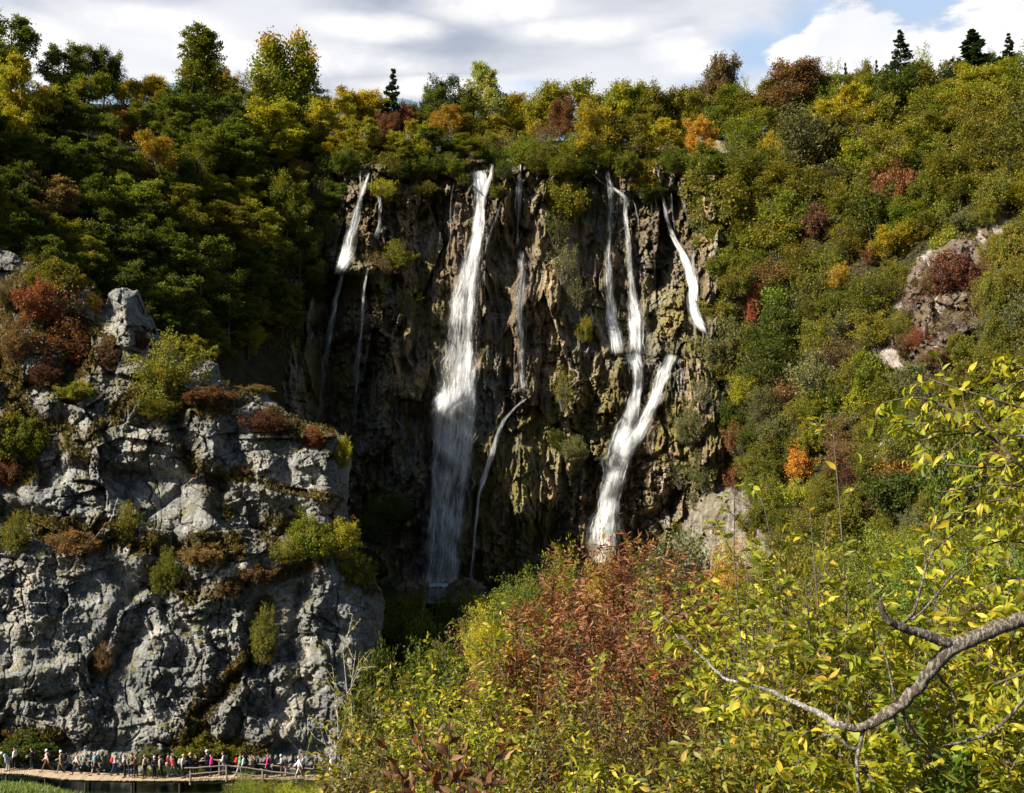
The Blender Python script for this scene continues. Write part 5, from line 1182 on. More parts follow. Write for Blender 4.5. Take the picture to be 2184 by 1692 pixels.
near('lime leafed shrub below the hanging yellow leaves', 2010, 1180, 8, 210, 'lime', size=.09, sub=10, stems=8)
near('bright yellow shrub at the right edge under the hanging leaves', 2150, 1080, 8, 200, 'lime', size=.095, sub=10, stems=8)
near('yellow-green shrub with a few red leaves right of the rust mass', 1560, 1370, 8.5, 210, 'yg', size=.08, sub=11, stems=8)
near('olive twiggy shrub above the pale limb', 1690, 1370, 7.6, 200, 'olive', size=.085, sub=11, stems=8)
near('yellow-green shrub between the pale limb and the thick limb', 1830, 1370, 7.4, 200, 'yg', size=.085, sub=11, stems=8)
near('green-yellow shrub behind the thick limb', 1970, 1370, 7.6, 210, 'yg', size=.09, sub=11, stems=8)
near('lime shrub at the right edge behind the thick limb', 2120, 1370, 7.4, 210, 'lime', size=.09, sub=11, stems=8)
near('brown-green shrub under the pale limb', 1570, 1530, 7.4, 210, 'olive', size=.08, sub=11, stems=8)
near('yellow-green shrub at the bottom edge under the pale limb', 1700, 1560, 6.8, 190, 'yg', size=.085, sub=11, stems=8)
near('yellow-green shrub at the bottom edge under the thick limb fork', 1850, 1560, 6.8, 200, 'lime', size=.085, sub=11, stems=8)
near('fresh green shrub at the bottom edge right of the fork', 1990, 1540, 6.9, 200, 'green', size=.09, sub=11, stems=8)
near('lime shrub in the bottom right corner', 2130, 1540, 6.8, 200, 'lime', size=.09, sub=11, stems=8)
near('olive shrub at the bottom edge in the middle', 1440, 1620, 7.2, 160, 'olive', size=.075, sub=11, stems=7)

# plant with large dead brown leaves
def deadplant(label, spots, Y, size):
    b = at(960, 2150, Y); o = thing('dead_leaved_plant', label, 'plant', tuple(b), 'plants with large dead leaves')
    tb, lb = MB(), MB()
    for (u, v, n) in spots:
        n = int(n * 1.7)
        tip = at(u, v, Y + rng.normal(0, .25)) - b
        P = np.linspace(0, 1, 8)[:, None] * tip + np.array([0, 0, 1])[None] * 0
        P[:, 0] = tip[0] * np.linspace(0, 1, 8) ** 1.6; P[0] = (0, 0, 0)
        P += np.concatenate([[[0, 0, 0]], rng.normal(0, .018, (7, 3))])
        tubes(tb, P[None], np.linspace(.0055, .0025, 8)[None], 5)
        k = np.where(rng.random(n) < .75, rng.uniform(.86, 1, n), rng.uniform(.5, .86, n)); pos = np.stack([np.interp(k * 7, range(8), P[:, i]) for i in range(3)], -1)
        D = rng.normal(0, .65, (n, 3)) + np.array([0, -.2, .55]); leaves(lb, pos, D, rng.normal(0, 1, (n, 3)), size * rng.uniform(.7, 1.25, n), 'curl')
    obj('stems', tb.mesh('dead_stems', M_TWIGD), o); obj('foliage', lb.mesh('dead_leaves', NL['dead'], True), o)
deadplant('plant with large curled dead brown leaves at the bottom left of the near bank', [(880, 1560, 9), (905, 1545, 9), (940, 1570, 9), (960, 1555, 8), (1010, 1590, 8), (1060, 1600, 8), (1090, 1575, 7), (985, 1640, 8), (920, 1630, 9), (860, 1640, 8), (1040, 1660, 9), (880, 1680, 9), (1000, 1550, 5), (810, 1580, 4), (830, 1650, 4)], 4.6, .064)

# ------------------------------------------------------------------ the tree whose limb reaches in from the right
def smooth_path(pts, n):
    p = np.array(pts, float); d = np.concatenate([[0], np.cumsum(np.linalg.norm(np.diff(p[:, :2], axis=0), axis=1))])
    s = np.linspace(0, d[-1], n); q = np.stack([np.interp(s, d, p[:, i]) for i in range(p.shape[1])], -1)
    for _ in range(2): q[1:-1] = (q[:-2] + 2 * q[1:-1] + q[2:]) / 4
    return q
tz = gz(3.4, 5.4)
tree = thing('tree', 'near tree sending a thick lichened limb and yellow leaves in from the right', 'tree', (3.4, 5.4, tz))
T0 = np.array([3.4, 5.4, tz])
tb = MB()
q = np.array([[0, 0, 0], [-.05, 0, 1.2], [-.1, 0, 2.6], [.02, 0, 4.2], [.1, .1, 6.0], [.3, .1, 8.]]); tubes(tb, q[None], np.array([[.16, .14, .13, .11, .09, .05]]), 12)
obj('trunk', tb.mesh('near_trunk', M_LIMB), tree)
lm_ = MB(); px_ = 5.4 / F
def limb(pts, n=30, k=9, mb=None):
    q = smooth_path(pts, n); P = at(q[:, 0], q[:, 1], q[:, 2]) - T0
    R = q[:, 3] * .315 * px_ * (1 + .22 * fbm(np.arange(n) * .45 + pts[0][0], np.zeros(n), 0, 4, 6, .7))
    P = P + .013 * np.stack([fbm(np.arange(n) * .4, np.zeros(n) + j, 0, 3, 6 + j) for j in range(3)], -1) * min(1, pts[0][3] / 20)
    tubes(lm_ if mb is None else mb, P[None], R[None], k)
limb([(2560, 1330, 5.4, 60), (2300, 1300, 5.3, 54), (2184, 1322, 5.2, 50), (2110, 1345, 5.2, 48), (2045, 1372, 5.2, 48), (1996, 1410, 5.25, 44), (1960, 1465, 5.3, 40), (1918, 1510, 5.35, 38), (1880, 1530, 5.4, 34), (1840, 1553, 5.45, 28), (1800, 1552, 5.45, 25), (1785, 1545, 5.46, 23)], 90, 11)
pl_ = MB()
limb([(1797, 1551, 5.45, 23), (1760, 1528, 5.5, 22), (1700, 1500, 5.55, 18), (1650, 1473, 5.6, 15), (1600, 1460, 5.6, 12), (1555, 1455, 5.65, 10), (1520, 1425, 5.7, 8), (1480, 1385, 5.75, 6), (1440, 1350, 5.8, 4)], 50, 9, pl_)
obj('branch', pl_.mesh('near_branch', M_PALEL), tree)
limb([(2045, 1372, 5.2, 34), (2005, 1368, 5.2, 34), (1960, 1348, 5.18, 30), (1920, 1335, 5.16, 27), (1893, 1322, 5.14, 25), (1879, 1302, 5.12, 21), (1877, 1282, 5.12, 16), (1879, 1276, 5.12, 5)], 34, 10)
limb([(1842, 1552, 5.45, 18), (1838, 1580, 5.45, 15), (1829, 1602, 5.45, 14), (1828, 1640, 5.4, 12), (1836, 1692, 5.35, 12), (1850, 1760, 5.3, 10)], 20, 7)
limb([(1830, 1602, 5.45, 12), (1808, 1590, 5.45, 11), (1790, 1574, 5.45, 9), (1765, 1566, 5.45, 6), (1735, 1580, 5.5, 4)], 14, 6)
limb([(1912, 1500, 5.35, 9), (1905, 1470, 5.35, 9), (1895, 1420, 5.35, 8), (1885, 1380, 5.35, 8), (1872, 1345, 5.35, 5)], 16, 6)
limb([(2300, 1400, 5.6, 16), (2184, 1495, 5.6, 14), (2150, 1535, 5.6, 13), (2120, 1560, 5.6, 12), (2080, 1575, 5.6, 11), (2040, 1583, 5.6, 9), (2010, 1590, 5.6, 6)], 24, 7)
limb([(2000, 1440, 5.3, 11), (2025, 1465, 5.3, 10), (2040, 1500, 5.3, 8)], 10, 6)
limb([(1925, 1515, 5.35, 13), (1945, 1560, 5.4, 12), (1975, 1590, 5.45, 9), (2010, 1615, 5.5, 6)], 14, 6)
limb([(1905, 1525, 5.4, 9), (1925, 1580, 5.4, 8), (1980, 1630, 5.45, 6), (2040, 1665, 5.5, 4)], 16, 6)
for pts in ([(1905, 1345, 5.2, 8), (1950, 1310, 5.3, 10), (1965, 1250, 5.35, 8), (1985, 1180, 5.4, 7), (2030, 1140, 5.5, 6), (2075, 1110, 5.6, 3)],
            [(1945, 1325, 5.25, 9), (1990, 1280, 5.3, 8), (2030, 1230, 5.4, 7), (2062, 1205, 5.5, 5), (2100, 1180, 5.6, 3)],
            [(1975, 1220, 5.35, 6), (1972, 1170, 5.4, 5), (1965, 1140, 5.4, 3)], [(2062, 1205, 5.5, 4), (2060, 1185, 5.5, 3), (2045, 1160, 5.5, 2)],
            [(1988, 1175, 5.4, 4), (1992, 1120, 5.45, 3), (1996, 1080, 5.5, 2)]): limb(pts, 22, 6)
obj('limb', lm_.mesh('near_limb', M_LIMB), tree)
TW = [[(2320, 1080), (2184, 1010), (2130, 940), (2085, 885), (2060, 830)], [(2140, 950), (2060, 895), (1990, 850), (1930, 845), (1880, 862)], [(2300, 900), (2200, 880), (2120, 850), (2040, 830), (1960, 800)], [(2300, 760), (2200, 800), (2150, 835), (2090, 850)],
      [(2320, 1000), (2200, 990), (2100, 1000), (2020, 990), (1960, 985)], [(2320, 1120), (2220, 1080), (2150, 1060), (2090, 1075), (2050, 1100)], [(2300, 1200), (2200, 1160), (2130, 1150), (2070, 1180)], [(2300, 1040), (2200, 1040), (2120, 1030), (2010, 1050)],
      [(2300, 940), (2180, 930), (2100, 920), (2030, 925), (1960, 940)], [(2320, 1280), (2220, 1240), (2150, 1230), (2090, 1260)], [(2300, 850), (2230, 800), (2170, 780), (2120, 770)], [(2060, 895), (2010, 900), (1950, 905), (1900, 900)], [(2320, 1180), (2220, 1130), (2170, 1120)], [(2300, 1000), (2230, 940), (2190, 900), (2160, 870)],
      [(2320, 1440), (2220, 1430), (2140, 1450), (2080, 1480)], [(1600, 1460), (1560, 1500), (1520, 1520)], [(1480, 1385), (1430, 1330), (1400, 1300)], [(1840, 1640), (1870, 1670), (1900, 1690)], [(1765, 1566), (1720, 1560), (1690, 1590)]]
for i, t in enumerate(TW):
    tb, lb = MB(), MB()
    Yt = 5.0 + .12 * (i % 7)
    q = smooth_path([(a, b, Yt, 6) for a, b in t], 12); P = (at(q[:, 0], q[:, 1], q[:, 2] + .15 * fbm(np.arange(12) * .3 + i, np.zeros(12))) - T0)[None]
    R = np.linspace(.009, .003, 12)[None]; L = np.array([np.linalg.norm(P[0, -1] - P[0, 0])])
    tubes(tb, P, R, 5)
    a = kids(P, R, L, 9, .12, 48, .34, .45, .6, 1)
    a[1][:, 2] -= .25
    P1, R1 = line(a[0], a[1], a[2], np.maximum(a[3], .0022), 6, .1, -.06, .5); tubes(tb, P1, R1, 4)
    sprays(lb, P1, None, 'near', .076, 7, 1, .55); sprays(lb, P, None, 'near', .078, 10, 1, .55)
    tw_ = obj('twig', tb.mesh('near_twig', M_TWIG), tree); obj('leaves', lb.mesh('near_leaves', NL['lime'], True), tw_)
# ------------------------------------------------------------------ water, reeds, boardwalk
WZ = -24.25; DZ = -23.1
xs = np.linspace(-90, -2, 60); ys = np.linspace(60, 112, 40); GX, GY = np.meshgrid(xs, ys)
tag(obj('water', mkmesh('water', np.stack([GX, GY, 0 * GX + WZ], -1).reshape(-1, 3), gridf(40, 60)[:, ::-1], True, None, None, M_WATER)), kind='structure', label='dark green water under the boardwalk')
mb = MB(); n = 9000
ru = rng.uniform(-60, 215, n); rY = rng.uniform(87, 94.6, n) - np.clip((ru - 20) / 60, 0, 3) * .9
keep_ = (rng.random(n) < np.clip(1.15 - (ru - 60) / 170, .12, 1)); ru, rY = ru[keep_], rY[keep_]
b = at(ru, 1680, rY); b[:, 2] = WZ - .1
hh = rng.uniform(.9, 1.5, len(b)) * np.clip(1.15 - (ru - 60) / 300, .6, 1.15) * (1 + (94.6 - rY) * .09)
leaves(mb, b, np.stack([rng.normal(0, .16, len(b)), rng.normal(0, .16, len(b)), np.ones(len(b))], -1), rng.normal(0, 1, (len(b), 3)), hh, 'lance')
leaves(mb, b + np.array([0, 0, .4]) * hh[:, None], np.stack([rng.normal(0, .6, len(b)), rng.normal(0, .6, len(b)), np.ones(len(b)) * .8], -1), rng.normal(0, 1, (len(b), 3)), hh * .7, 'lance')
tag(obj('reeds', mb.mesh('reeds', leafmat('reed', (.07, .13, .04), (.16, .24, .08)), False)), 'pale green reeds growing in the water before the boardwalk', kind='stuff')
mb = MB(); n = 16000; ru = rng.uniform(120, 600, n); rY = rng.uniform(85, 91.3, n); b = at(ru, 1680, rY)
hp = (.75 + .5 * vn(ru * .03, rY * .6, 0, 3)) * (1 + (91.3 - rY) * .1); b[:, 2] = WZ + hp * rng.random(n) ** .5
leaves(mb, b, rng.normal(0, .6, (n, 3)) + np.array([0, 0, .7]), rng.normal(0, .5, (n, 3)) + np.array([0, 0, 1]), rng.uniform(.12, .38, n), 'quad')
tag(obj('water_plants', mb.mesh('water_plants', leafmat('water plant', (.03, .055, .012), (.08, .12, .022)), False)), 'low green plants on the water in front of the boardwalk', kind='stuff')

fr = [(-90, 1645.5), (-60, 1646), (0, 1648), (54, 1650), (94, 1655.6), (134, 1661), (202, 1663.6), (300, 1664.7), (398, 1664.7), (479, 1662.5), (560, 1661.5), (640, 1662), (760, 1663)]
re_ = [(-90, 1637), (-60, 1637.5), (0, 1639), (54, 1640), (94, 1642), (134, 1645), (202, 1648.5), (300, 1651), (398, 1651.5), (479, 1652), (560, 1652), (640, 1652.5), (760, 1653.5)]
A_ = np.array([onz(u, v, DZ) for u, v in fr]); B_ = np.array([onz(u, v, DZ) for u, v in re_])
def along(P, n):
    d = np.concatenate([[0], np.cumsum(np.linalg.norm(np.diff(P, axis=0), axis=1))]); s = np.linspace(0, d[-1], n)
    return np.stack([np.interp(s, d, P[:, i]) for i in range(3)], -1)
NPL = 150
fa, ba_ = along(A_, NPL * 2), along(B_, NPL * 2)
for _ in range(6): fa[1:-1] = (fa[:-2] + 2 * fa[1:-1] + fa[2:]) / 4; ba_[1:-1] = (ba_[:-2] + 2 * ba_[1:-1] + ba_[2:]) / 4
bw = thing('boardwalk', 'curving pale wooden boardwalk at the foot of the grey crag', 'boardwalk', tuple(fa[NPL]))
O_ = fa[NPL].copy(); mb = MB()
for i in range(NPL - 1):
    a0, a1 = fa[2 * i], fa[2 * i] * .12 + fa[2 * i + 2] * .88; b0, b1 = ba_[2 * i], ba_[2 * i] * .12 + ba_[2 * i + 2] * .88
    j = rng.normal(0, .05); e = (a0 - b0) / np.linalg.norm(a0 - b0)
    t = rng.normal(0, .008)
    top = np.array([a0 + e * j, a1 + e * j, b1, b0]) - O_ + np.array([0, 0, t]); bot = top - np.array([0, 0, .05])
    mb.add(np.concatenate([top, bot]), np.array([[0, 1, 2, 3], [7, 6, 5, 4], [0, 4, 5, 1], [1, 5, 6, 2], [2, 6, 7, 3], [3, 7, 4, 0]]), np.full(8, rng.random()))
N_ = NT('deck planks'); r_ = N_.attr('r'); nn = N_.noise(N_.coord(), 9, 5, .7)
M_PLANK = N_.done(N_.bsdf(N_.mix(nn, N_.mix(r_, (.30, .21, .125), (.42, .31, .20)), N_.mix(r_, (.42, .32, .21), (.54, .42, .29))), .8, N_.bump(nn, .3, .01)))
M_WOOD = plain('weathered rail wood', (.19, .16, .125), .85, 12, .35); M_DARKW = plain('dark beam wood', (.045, .035, .025), .9, 8, .4)
obj('planks', mb.mesh('planks', M_PLANK, False), bw)
for k in (.1, .9):
    m2 = MB(); P = (fa * (1 - k) + ba_ * k) - O_ - np.array([0, 0, .14]); tubes(m2, P[None, ::6], np.full((1, len(P[::6])), .11), 6); obj('beam', m2.mesh('beam', M_DARKW), bw)
for i in range(4, NPL * 2, 34):
    for k in (.12, .88):
        m2 = MB(); p = fa[i] * (1 - k) + ba_[i] * k - O_; tubes(m2, np.array([[p + (0, 0, -.1), p + (.02, 0, -1.0), p + (.03, 0, -2.3)]]), np.array([[.1, .1, .11]]), 7); obj('post', m2.mesh('post', M_DARKW), bw)

def rail(label, posts, rails, group):
    o0 = onz(posts[0][0], posts[0][2], DZ)
    o = thing('railing', label, 'railing', tuple(o0), group)
    for (u, vt, vb) in posts:
        Y = onz(u, min(vb, 1663.5), DZ)[1] - .05
        m2 = MB(); tubes(m2, (np.stack([at(u, vb, Y), at(u + .5, (vt + vb) / 2, Y), at(u, vt - .5, Y)]) - o0)[None], np.array([[.10, .095, .085]]), 7); obj('post', m2.mesh('post', M_WOOD), o)
    for pts in rails:
        P = np.stack([at(u, v, onz(u, vf, DZ)[1] - .12) for u, v, vf in pts]) - o0
        m2 = MB(); P = along(P, 12) + rng.normal(0, .015, (12, 3)); tubes(m2, P[None], np.full((1, 12), .058), 6); obj('rail', m2.mesh('rail', M_WOOD), o)
rail('grey wooden railing along the water side of the boardwalk', [(406, 1637, 1674), (483, 1632, 1667), (560, 1644, 1668), (632, 1651, 1670)],
     [[(393, 1639, 1664), (440, 1636, 1664), (486, 1632.7, 1662)], [(483, 1632.7, 1662), (530, 1638, 1662), (580, 1646, 1662), (636, 1651.5, 1662)], [(406, 1651.5, 1664), (445, 1648, 1664), (483, 1645, 1662)], [(483, 1645, 1662), (520, 1652, 1662), (560, 1657, 1662)]], 'boardwalk railings')
rail('grey wooden railing on the rock side of the boardwalk', [(420, 1624.5, 1652), (468, 1620.5, 1652), (540, 1628, 1653), (610, 1636, 1653), (680, 1640, 1653)],
     [[(420, 1625, 1651.5), (457, 1620.5, 1651.5)], [(457, 1620.5, 1651.5), (497, 1624, 1652), (545, 1629, 1652)], [(545, 1629, 1652), (610, 1636, 1652), (690, 1641, 1653)], [(425, 1635, 1651.5), (497, 1634, 1652), (560, 1641, 1652)]], 'boardwalk railings')
m2 = MB(); o0 = onz(490, 1672, -23.7)
for k in range(9):
    p = onz(482 + k * 3.2, 1671 + k * .35, -23.6) - o0; m2.box(p, (.11, .9, .05), .1)
lw = thing('lower_landing', 'small pale plank landing below the railed boardwalk', 'landing', tuple(o0)); obj('planks', m2.mesh('landing_planks', M_PLANK, False), lw)
m2 = MB(); m2.box((.5, 0, -.12), (1.2, .12, .14)); m2.box((.5, .5, -.12), (1.2, .12, .14)); m2.box((.2, .2, -.5), (.12, .12, .7)); m2.box((.9, .2, -.5), (.12, .12, .7)); obj('frame', m2.mesh('landing_frame', M_DARKW, False), lw)
# bright bushes at the waterside, bottom left centre
for a in ((520, 1655, 84, 70, 'green', 'bright green leafy bush at the water edge under the railing corner'), (560, 1668, 82, 80, 'yellow green', 'yellow-green bush at the water edge right of the railing corner'), (600, 1662, 85, 80, 'bright green', 'bright green rounded bush before the railed boardwalk'), (650, 1668, 82, 80, 'green', 'green bush before the right end of the boardwalk'),
          (690, 1662, 80, 70, 'yellow green', 'yellow-green bush at the right end of the boardwalk'), (530, 1676, 78, 90, 'bright green', 'low bright bush at the bottom edge beside the dark water'), (620, 1680, 76, 110, 'yellow green', 'low yellow-green bush at the bottom edge before the boardwalk')):
    mid('dense', a[0], a[1], a[2], a[3], a[4], a[5], nv=0, group='bushes at the water edge', hh=75)
for a in ((345, 1633, 98.5, 22, 'bright green', 'small fresh green plant behind the beige-jacketed people'), (428, 1637, 98.5, 20, 'yellow green', 'small yellow-green plant on the rock side of the boardwalk'), (382, 1636, 98.5, 20, 'bright green', 'small fresh green plant behind the person in the red jacket'), (318, 1636, 98.3, 18, 'yellow green', 'small yellow-green plant left of the navy-jacketed person')):
    mid('dense', a[0], a[1], a[2], a[3] * 1.5, a[4], a[5], nv=1, group='low plants behind the boardwalk', hh=26)

# ------------------------------------------------------------------ people
def skin(name, J, E, sub=1):
    """one continuous surface grown over joints J {key: (x, y, z, r)} joined by E"""
    ks = list(J); me = bpy.data.meshes.new(name)
    me.from_pydata([J[k][:3] for k in ks], [(ks.index(a), ks.index(b)) for a, b in E], [])
    o = bpy.data.objects.new(name, me); COL.objects.link(o)
    o.modifiers.new('s', 'SKIN'); sv = me.skin_vertices[0].data if me.skin_vertices else None
    if sv is None:
        bpy.context.view_layer.update(); me.skin_vertices.new() if hasattr(me.skin_vertices, 'new') else None; sv = me.skin_vertices[0].data
    for i, k in enumerate(ks): r = J[k][3]; sv[i].radius = r if isinstance(r, tuple) else (r, r); sv[i].use_root = (i == 0)
    m = o.modifiers.new('u', 'SUBSURF'); m.levels = sub; m.render_levels = sub
    dg = bpy.context.evaluated_depsgraph_get(); out = bpy.data.meshes.new_from_object(o.evaluated_get(dg))
    bpy.data.objects.remove(o); out.name = name
    out.polygons.foreach_set('use_smooth', np.ones(len(out.polygons), bool))
    return out
def rot(v, a):  # swing in the x-z plane, forward is +x
    return (v[0] * math.cos(a) - v[2] * math.sin(a), v[1], v[0] * math.sin(a) + v[2] * math.cos(a))
def build_person(legs, arms, elb, lean=0.0, head=.1, coat=.0, short=False, sleeve=1):
    J = {'pelvis': (0, 0, .95, (.125, .10)), 'waist': (.0, 0, 1.10, (.115, .09)), 'chest': (0, 0, 1.30, (.135, .105)), 'neck0': (-.005, 0, 1.43, (.07, .065)), 'neck': (.0, 0, 1.49, .052)}
    J['jaw'] = (.03 + head * .2, 0, 1.56, (.062, .07)); J['head'] = (.015 + head * .3, 0, 1.63, (.078, .09)); J['crown'] = (.0 + head * .3, 0, 1.70, (.055, .06)); J['nose'] = (.115 + head * .3, 0, 1.61, .012)
    E = [('pelvis', 'waist'), ('waist', 'chest'), ('chest', 'neck0'), ('neck0', 'neck'), ('neck', 'jaw'), ('jaw', 'head'), ('head', 'crown'), ('head', 'nose')]
    for s, nm, la, aa, eb in ((1, 'l', legs[0], arms[0], elb[0]), (-1, 'r', legs[1], arms[1], elb[1])):
        J['ear' + nm] = (.01 + head * .3, s * .088, 1.61, .014); E.append(('head', 'ear' + nm))
        J['hip' + nm] = (0, s * .095, .90, .085); k = rot((0, 0, -.42), la[0]); kn = (k[0], s * .10, .88 + k[2]); a = rot((0, 0, -.42), la[0] - la[1]); an_ = (kn[0] + a[0], s * .105, kn[2] + a[2])
        J['knee' + nm] = (*kn, .055); J['calf' + nm] = ((kn[0] * .65 + an_[0] * .35), kn[1], kn[2] * .65 + an_[2] * .35, .052); J['ankle' + nm] = (*an_, .036); J['toe' + nm] = (an_[0] + .17, an_[1] + s * .02, max(.03, an_[2] - .045), .034); J['heel' + nm] = (an_[0] - .03, an_[1], an_[2] - .04, .034)
        E += [('pelvis', 'hip' + nm), ('hip' + nm, 'knee' + nm), ('knee' + nm, 'calf' + nm), ('calf' + nm, 'ankle' + nm), ('ankle' + nm, 'toe' + nm), ('ankle' + nm, 'heel' + nm)]
        J['sh' + nm] = (0, s * .175, 1.395, .06); e = rot((0, s * .05, -.28), aa); el = (e[0], s * .215, 1.385 + e[2]); w = rot((0, 0, -.25), aa + eb); wr = (el[0] + w[0], s * (.215 - .1 * min(1, eb)), el[2] + w[2])
        d = np.array(w) / .25; J['el' + nm] = (*el, .042); J['wr' + nm] = (*wr, .026); pm = (wr[0] + d[0] * .06, wr[1], wr[2] + d[2] * .06); J['palm' + nm] = (*pm, (.034, .018))
        E += [('chest', 'sh' + nm), ('sh' + nm, 'el' + nm), ('el' + nm, 'wr' + nm), ('wr' + nm, 'palm' + nm)]
        pe = np.array([-d[2], 0, d[0]])
        for q, (off, ln) in enumerate(((-.027, .062), (-.009, .075), (.009, .070), (.027, .055))):
            b = np.array(pm) + pe * off + d * .03; t = b + d * ln + np.array([.012, -s * .01, 0])
            J[f'f{q}{nm}'] = (*b, .0095); J[f't{q}{nm}'] = (*t, .008); E += [('palm' + nm, f'f{q}{nm}'), (f'f{q}{nm}', f't{q}{nm}')]
        b = np.array(wr) + pe * .035 + d * .03; J['th' + nm] = (*b, .011); J['tt' + nm] = (*(b + pe * .02 + d * .04), .009); E += [('wr' + nm, 'th' + nm), ('th' + nm, 'tt' + nm)]
    if lean:
        for k in J:
            x, y, z, r = J[k]
            if z > .93 and not k.startswith(('hip', 'knee')) or k[:2] in ('el', 'wr', 'pa', 'f0', 'f1', 'f2', 'f3', 't0', 't1', 't2', 't3', 'th', 'tt'):
                q = rot((x, y, z - .95), -lean); J[k] = (q[0], q[1], q[2] + .95, r)
    lo = min(J[k][2] - .034 for k in J if k.startswith(('toe', 'heel')))
    for k in J: J[k] = (J[k][0], J[k][1], J[k][2] - lo, J[k][3])
    grow = lambda r, g: tuple(x + g for x in r) if isinstance(r, tuple) else r + g
    body = skin('person_body', J, E)
    def sel(ks, es, g): return {k: (*J[k][:3], grow(J[k][3], g)) for k in ks}, es
    tk = ['chest', 'waist', 'pelvis', 'neck0']; te = [('chest', 'waist'), ('waist', 'pelvis'), ('chest', 'neck0')]
    for nm in 'lr':
        tk += ['sh' + nm, 'el' + nm]; te += [('chest', 'sh' + nm), ('sh' + nm, 'el' + nm)]
        if sleeve: tk.append('wr' + nm); te.append(('el' + nm, 'wr' + nm))
    Jt, Et = sel(tk, te, .022); Jt['neck0'] = (*J['neck0'][:3], .075)
    if coat:
        p = J['pelvis']; Jt['hem'] = (p[0], p[1], p[2] - coat, (.17, .13)); Et.append(('pelvis', 'hem'))
    top = skin('person_top', Jt, Et)
    bk = ['pelvis']; be = []
    for nm in 'lr':
        bk += ['hip' + nm, 'knee' + nm]; be += [('pelvis', 'hip' + nm), ('hip' + nm, 'knee' + nm)]
        if not short: bk += ['calf' + nm, 'ankle' + nm]; be += [('knee' + nm, 'calf' + nm), ('calf' + nm, 'ankle' + nm)]
    bot = skin('person_trousers', *sel(bk, be, .018))
    sh = MB()
    for nm in 'lr':
        h, t = np.array(J['heel' + nm][:3]), np.array(J['toe' + nm][:3]); P = np.linspace(h - (.03, 0, 0), t + (.04, 0, 0), 7)[None]
        tubes(sh, P, np.array([[.005, .046, .048, .048, .046, .04, .004]]), 8)
    hc = np.array(J['head'][:3]) + np.array([-.022, 0, .035]); V = []; n1, n2 = 9, 14
    for i in range(n1):
        th = i / (n1 - 1) * 1.75
        for j in range(n2):
            ph = j / n2 * 6.283; back = .5 - .5 * math.cos(ph)
            V.append(hc + np.array([.108 * math.cos(ph) * math.sin(th * (.75 + .3 * back)), .10 * math.sin(ph) * math.sin(th * (.75 + .3 * back)), .115 * math.cos(th * (.75 + .3 * back))]))
    i = np.arange(n1 * n2).reshape(n1, n2); Fh = np.stack([i[:-1], np.roll(i[:-1], -1, 1), np.roll(i[1:], -1, 1), i[1:]], -1).reshape(-1, 4)
    hair = MB(); hair.add(np.array(V), Fh)
    ey = MB(); hd = np.array(J['head'][:3])
    for s in (-1, 1): ey.add(hd + np.array([.078, s * .032, -.005]) + ico() * .012, np.array([[0, 11, 5], [0, 5, 1], [0, 1, 7], [0, 7, 10], [0, 10, 11], [1, 5, 9], [5, 11, 4], [11, 10, 2], [10, 7, 6], [7, 1, 8], [3, 9, 4], [3, 4, 2], [3, 2, 6], [3, 6, 8], [3, 8, 9], [4, 9, 5], [2, 4, 11], [6, 2, 10], [8, 6, 7], [9, 8, 1]]))
    return {'body': body, 'top': top, 'trousers': bot, 'shoes': sh.mesh('person_shoes'), 'hair': hair.mesh('person_hair'), 'eyes': ey.mesh('person_eyes'), 'back': J['chest']}
POSE = {'stand': build_person(((.04, .03), (-.05, .0)), (.05, -.03), (.25, .15)), 'hold': build_person(((.06, .05), (-.08, .02)), (.15, .25), (1.2, 1.3), .05),
        'walk': build_person(((.42, .12), (-.38, .28)), (-.4, .4), (.25, .35), .06), 'stroll': build_person(((.26, .1), (-.24, .2)), (-.2, .3), (.3, .9), .04),
        'coat': build_person(((.38, .12), (-.32, .28)), (-.45, .55), (.1, .25), .04, coat=.22), 'shorts': build_person(((.3, .1), (-.26, .2)), (-.1, .3), (.3, 1.1), .03, short=True, sleeve=0),
        'bend': build_person(((.12, .1), (-.1, .05)), (.3, .5), (.4, .3), .75, .2)}
cm_ = {}
CC = {'white': (.75, .75, .78), 'pale blue': (.35, .5, .65), 'black': (.012, .012, .014), 'pink-white': (.7, .5, .48), 'brown': (.1, .06, .035), 'khaki': (.28, .23, .15), 'light blue': (.12, .42, .58), 'red': (.62, .03, .04), 'grey': (.3, .3, .32), 'dark blue': (.02, .03, .07),
      'olive': (.12, .1, .04), 'beige': (.45, .37, .27), 'navy': (.015, .025, .07), 'maroon': (.12, .01, .02), 'teal': (.08, .2, .2), 'bright pink': (.85, .02, .22), 'green': (.12, .6, .2), 'blond': (.5, .38, .2), 'bald': (.5, .32, .24), 'dark': (.02, .015, .012), 'skin': (.48, .29, .21), 'white-grey': (.55, .54, .52), 'light grey': (.5, .5, .5)}
def cmat(c):
    if c not in cm_: cm_[c] = plain('cloth ' + c, CC[c], .85, 30, .12)
    return cm_[c]
def slot(o, c):
    if not o.data.materials: o.data.materials.append(cmat('skin'))
    o.material_slots[0].link = 'OBJECT'; o.material_slots[0].material = cmat(c)
